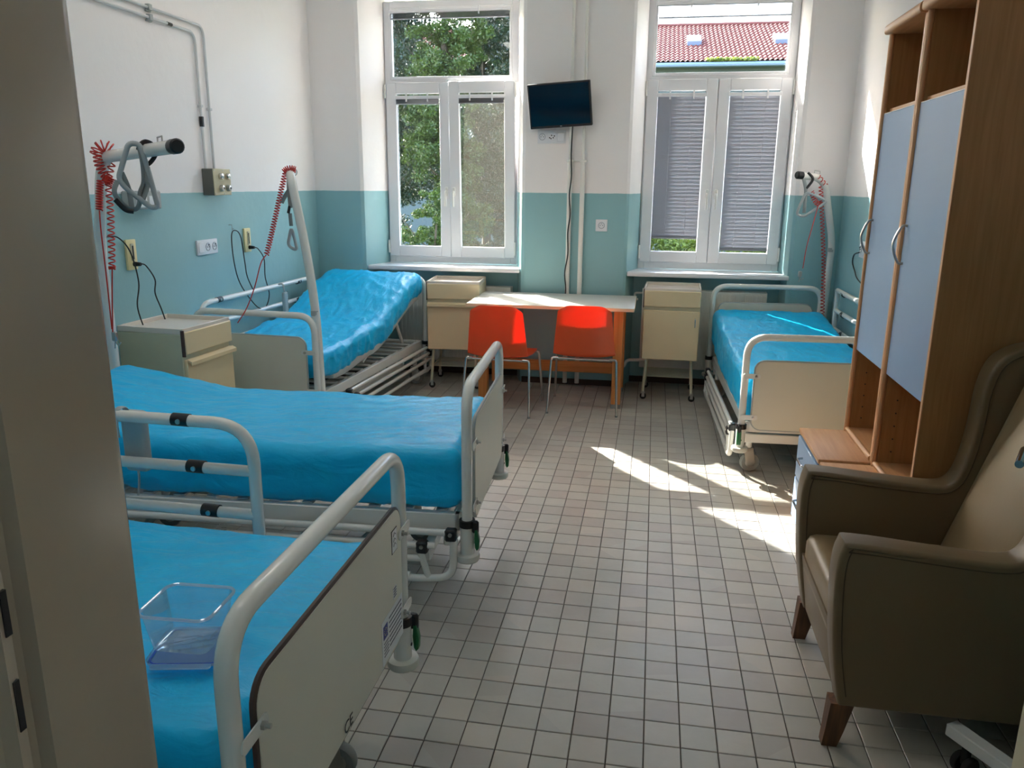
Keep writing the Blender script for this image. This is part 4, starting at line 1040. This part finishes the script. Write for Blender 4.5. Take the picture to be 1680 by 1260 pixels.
for (x, y, s_) in ((.035, .03, 1), (.045, .57, 1), (.68, .03, -1), (.68, .57, -1)):
    b = MB(); vs = []
    for (z, cx, hw) in ((.14, x+.012*s_, .030), (.05, x, .024), (.0, x-.008*s_, .020)):
        for dx, dy in ((-1, -1), (1, -1), (1, 1), (-1, 1)): vs.append((cx+dx*hw, y+dy*hw*.85, z))
    fs = [(3, 2, 1, 0), (8, 9, 10, 11)]
    for k in range(2):
        for i in range(4): j = (i+1) % 4; fs.append((k*4+i, k*4+j, k*4+4+j, k*4+4+i))
    b.add(vs, fs); b.build('leg', M_LEGW, A, smooth=False)
# wheeled stand behind the door edge
S = empty('wheeled_stand', (.93, 1.90, 0), 0, 'white stand base with black castors on the floor by the armchair and door', 'stand')
MB().box(-.02, .02, -.30, .30, .085, .12, .003, M=Matrix.Translation((.075, -.16, 0)) @ Matrix.Rotation(math.radians(32), 4, 'Z')).build('base_bar', M_WHITE, S)
for (x, y) in ((-.055, .05), (.20, -.37)):
    b = MB().cyl((x, y, .03), (x, y, .09), .012, n=10)
    Mw = Matrix.Translation((x, y, .028)) @ Matrix.Rotation(math.radians(30), 4, 'Z') @ Matrix.Rotation(PI/2, 4, 'X')
    for dz in (-.016, .016): b.lathe([(.008, dz-.008), (.025, dz-.008), (.028, dz-.004), (.028, dz+.004), (.025, dz+.008), (.008, dz+.008)], 16, Mw)
    b.build('castor', M_BLACKR, S)
MB().box(.19, .22, -.23, -.20, .1, .8, .004).build('column', M_WHITE, S)
# ------------------------------------------------------------------ plastic box and lid on bed 1
def rring(hx, hy, rr, seg=5): return rrect(-hx, hx, -hy, hy, rr, seg)
def tray(b, levels):
    n = len(rring(.1, .1, .02)); vs = []
    for (hx, hy, rr, z) in levels: vs += [(p[0], p[1], z) for p in rring(hx, hy, rr)]
    fs = [(k*n+i, k*n+(i+1) % n, (k+1)*n+(i+1) % n, (k+1)*n+i) for k in range(len(levels)-1) for i in range(n)]
    fs.append(tuple(range(n))[::-1]); b.add(vs, fs)
Bx = empty('plastic_box', (-.837, 1.228, .6385), math.radians(3), 'clear empty plastic food box standing on its lid on the nearest bed', 'box')
b = MB(); tray(b, [(.052, .045, .015, .001), (.056, .049, .017, .004), (.067, .060, .02, .078), (.0685, .0615, .021, .082)]); b.build('box_body', M_PLASTIC, Bx)
b = MB().tube([(p[0], p[1], .082) for p in rring(.070, .063, .022)], .0032, 8, closed=True).build('rim', M_RIM, Bx)
Ld = empty('box_lid', (-.827, 1.218, .627), math.radians(12), 'clear lid with a blue seal lying under the plastic box', 'lid')
b = MB(); tray(b, [(.066, .058, .018, .0), (.070, .062, .02, .003), (.071, .063, .02, .010)]); b.box(-.062, .062, -.054, .054, .004, .006); b.build('lid_body', M_LID, Ld)
MB().tube([(p[0], p[1], .006) for p in rring(.066, .058, .02)], .0022, 6, closed=True).build('blue_seal', M_LIDRIM, Ld)
MB().prism(rrect(-.055, .055, -.076, -.062, .006), 'z', .006, .009).build('clip_flap', M_RIM, Ld)
# ------------------------------------------------------------------ grab handles
def grab(points, label, strap, buckle, r_=.011):
    g = empty('grab_handle', points[0], 0, label, 'grab handle'); o_ = Vector(points[0])
    loc = [Vector(p)-o_ for p in points]
    MB().tube(fillet(loc, .03, 5, closed=True), r_, 10, closed=True).build('triangle_grip', M_HANDLE, g)
    if strap: 
        for st in strap: MB().tube(smooth_path([Vector(p)-o_ for p in st]), .011, 8, flat=.25).build('strap', M_STRAP, g)
    for bk in buckle: MB().tube(smooth_path([Vector(p)-o_ for p in bk]), .0085, 8, flat=.5).build('buckle', M_BLACK, g)
    return g
grab([(-1.833, 2.62, 1.622), (-1.871, 2.599, 1.503), (-1.86, 2.608, 1.475), (-1.793, 2.655, 1.40), (-1.774, 2.668, 1.404), (-1.791, 2.652, 1.544), (-1.803, 2.638, 1.622)], 'grey triangular grab handle hung over the trapeze arm at the far left',
     [[(-1.874, 2.597, 1.495), (-1.886, 2.59, 1.463), (-1.882, 2.594, 1.435), (-1.858, 2.612, 1.401), (-1.836, 2.627, 1.396), (-1.824, 2.634, 1.415), (-1.818, 2.637, 1.455), (-1.805, 2.644, 1.492), (-1.802, 2.644, 1.556), (-1.806, 2.639, 1.621)],
      [(-1.791, 2.652, 1.544), (-1.8, 2.647, 1.496), (-1.797, 2.65, 1.476), (-1.813, 2.641, 1.431)], [(-1.861, 2.605, 1.523), (-1.848, 2.616, 1.465), (-1.846, 2.62, 1.397)]],
     [[(-1.812, 2.640, 1.600), (-1.809, 2.650, 1.618), (-1.800, 2.672, 1.630), (-1.785, 2.69, 1.618), (-1.772, 2.68, 1.588), (-1.780, 2.66, 1.56), (-1.795, 2.649, 1.547)], [(-1.884, 2.585, 1.43), (-1.860, 2.602, 1.395), (-1.838, 2.617, 1.388)]], r_=.0095)
grab([(-1.941, 4.101, 1.258), (-1.964, 4.091, 1.155), (-1.918, 4.11, 1.128)], 'grey triangular grab handle hanging from the trapeze pole of the left wall bed',
     [[(-1.941, 4.101, 1.527), (-1.943, 4.1, 1.451), (-1.941, 4.101, 1.368)], [(-1.943, 4.1, 1.451), (-1.968, 4.089, 1.41), (-1.981, 4.083, 1.384)], [(-1.943, 4.1, 1.43), (-1.93, 4.1, 1.40), (-1.941, 4.101, 1.36)], [(-1.944, 4.1, 1.33), (-1.942, 4.101, 1.262)]],
     [[(-1.944, 4.1, 1.535), (-1.931, 4.106, 1.512), (-1.941, 4.101, 1.483)], [(-1.944, 4.1, 1.368), (-1.952, 4.096, 1.33)]], r_=.009)
C4 = Vector((.985, 5.69, 1.56))
grab([tuple(C4+Vector((.0, -.02, -.10))), tuple(C4+Vector((-.05, -.02, -.25))), tuple(C4+Vector((.0, -.02, -.265))), tuple(C4+Vector((.14, -.03, -.16)))], 'white triangular grab handle hung on the trapeze pole of the right-hand bed',
     [[tuple(C4+Vector((-.03, -.02, .0))), tuple(C4+Vector((-.005, -.02, -.08))), tuple(C4+Vector((.0, -.02, -.15))), tuple(C4+Vector((.0, -.02, -.24)))]],
     [[tuple(C4+Vector((.0, -.02, .022))), tuple(C4+Vector((.035, -.02, -.02))), tuple(C4+Vector((.0, -.02, -.08)))]], r_=.009)
# ------------------------------------------------------------------ red coiled cords
def cord(label, coils, straights, extra=None):
    c = empty('coiled_cord', coils[0][0][0], 0, label, 'cord', 'red coiled cords'); o_ = Vector(coils[0][0][0])
    for (path, R_, turns) in coils:
        MB().tube(coil([Vector(p)-o_ for p in smooth_path(path, 5)], R_, turns), .0031, 5).build('coil', M_RED, c)
    for path in straights: MB().tube(smooth_path([Vector(p)-o_ for p in path]), .003, 6).build('straight_cord', M_RED, c)
    if extra:
        e = Vector(extra)-o_
        MB().box(e.x-.012, e.x+.012, e.y-.008, e.y+.008, e.z-.03, e.z+.01, .004).tube([e+Vector((0, 0, -.03)), e+Vector((.012, 0, -.05)), e+Vector((.025, 0, -.035))], .003, 6).tube([e+Vector((0, 0, -.03)), e+Vector((-.004, 0, -.062))], .003, 6).build('plug', M_STEEL, c)
    return c
def onarm(t, dz=0, dy=0): 
    a = Vector((-2.24, 3.02, 1.585)); b_ = Vector((-1.575, 2.50, 1.607)); return tuple(a.lerp(b_, t)+Vector((dy*.6, dy, dz)))
cord('red coiled cord hanging in long loops from the trapeze arm at the far left',
     [([(-2.208, 2.944, 1.590), (-2.200, 2.953, 1.618), (-2.179, 2.965, 1.628), (-2.160, 2.975, 1.615)], .024, 6), ([(-2.203, 2.948, 1.603), (-2.203, 2.948, 1.561), (-2.195, 2.954, 1.528), (-2.186, 2.96, 1.509)], .017, 7),
      ([(-2.16, 2.98, 1.574), (-2.172, 2.971, 1.533), (-2.181, 2.964, 1.485), (-2.184, 2.962, 1.389), (-2.193, 2.956, 1.242), (-2.199, 2.951, 1.148)], .0125, 19),
      ([(-2.204, 2.947, 1.495), (-2.211, 2.942, 1.442), (-2.217, 2.938, 1.377)], .0125, 12), ([(-2.193, 2.955, 1.509), (-2.18, 2.965, 1.495), (-2.192, 2.956, 1.485), (-2.172, 2.971, 1.505), (-2.18, 2.96, 1.48)], .014, 13),
      ([(-2.200, 2.951, 1.15), (-2.200, 2.951, 1.138)], .012, 3)],
     [[(-2.199, 2.951, 1.143), (-2.208, 2.945, 1.042), (-2.22, 2.936, 0.876)], [(-2.217, 2.938, 1.377), (-2.219, 2.936, 1.292), (-2.219, 2.936, 1.119), (-2.221, 2.935, 0.889)]], (-2.215, 2.939, .868))
cord('red coiled cord stretched from the left wall bed pole down towards the rail',
     [([(-1.955, 4.095, 1.54), (-1.977, 4.085, 1.458), (-2.013, 4.068, 1.314), (-2.047, 4.053, 1.184), (-2.069, 4.043, 1.109)], .013, 31), ([(-1.961, 4.092, 1.543), (-1.937, 4.103, 1.562), (-1.905, 4.116, 1.556)], .018, 8)],
     [[(-2.069, 4.043, 1.109), (-2.097, 4.029, 1.064), (-2.134, 4.013, 0.938), (-2.179, 3.992, 0.822), (-2.228, 3.969, 0.74)]])
cord('red coiled cord wound down the trapeze pole of the right-hand bed',
     [([(1.09, 5.76, 1.50), (1.12, 5.77, 1.3), (1.16, 5.77, 1.0), (1.18, 5.77, .75), (1.19, 5.77, .62)], .013, 38), ([(1.02, 5.68, 1.46), (1.05, 5.68, 1.40), (1.09, 5.7, 1.37)], .016, 8), ([(1.06, 5.7, 1.56), (1.12, 5.74, 1.50)], .012, 3)],
     [[(1.07, 5.66, 1.38), (1.04, 5.62, 1.25), (1.01, 5.6, 1.1), (1.0, 5.6, .96)]], (.985, 5.6, .93))
# ------------------------------------------------------------------ bed controllers
Hc = empty('bed_controller', (-1.395, 1.85, .87), math.radians(0), 'grey hand controller hooked on the raised rail of the nearest bed', 'controller')
MB().rbox(.036, .016, .088, .012, 6, 4, 10, lambda p, n: Vector((p.x+.006, p.y+.033, p.z-.076))).build('controller_body', M_HANDLE, Hc, ang=60)
MB().tube(smooth_path([(-.01, .025, -.02), (-.01, .022, .018), (-.01, -.005, .026), (-.01, -.024, .0), (-.01, -.024, -.05)]), .010, 8, flat=.35).build('hook', M_HANDLE, Hc)
MB().tube(smooth_path([(.0, .033, -.148), (.0, .033, -.19), (-.008, .033, -.24)]), .0035, 6).build('cable', M_HANDLE, Hc)
Hc = empty('bed_controller', (-2.44, 4.93, .80), math.radians(90), 'grey hand controller hanging on the wall-side rail of the left wall bed', 'controller')
MB().rbox(.026, .012, .07, .010, 6, 4, 10, lambda p, n: Vector((p.x, p.y-.03, p.z-.09))).build('controller_body', M_GREYP, Hc, ang=60)
MB().tube(coil([(.03, -.03, -.02), (.035, -.03, -.16)], .008, 9), .0016, 5).build('coiled_cable', M_GREYP, Hc)
MB().tube(smooth_path([(0, -.03, -.02), (0, -.02, .03), (0, .01, .03)]), .006, 8).build('hook', M_GREYP, Hc)
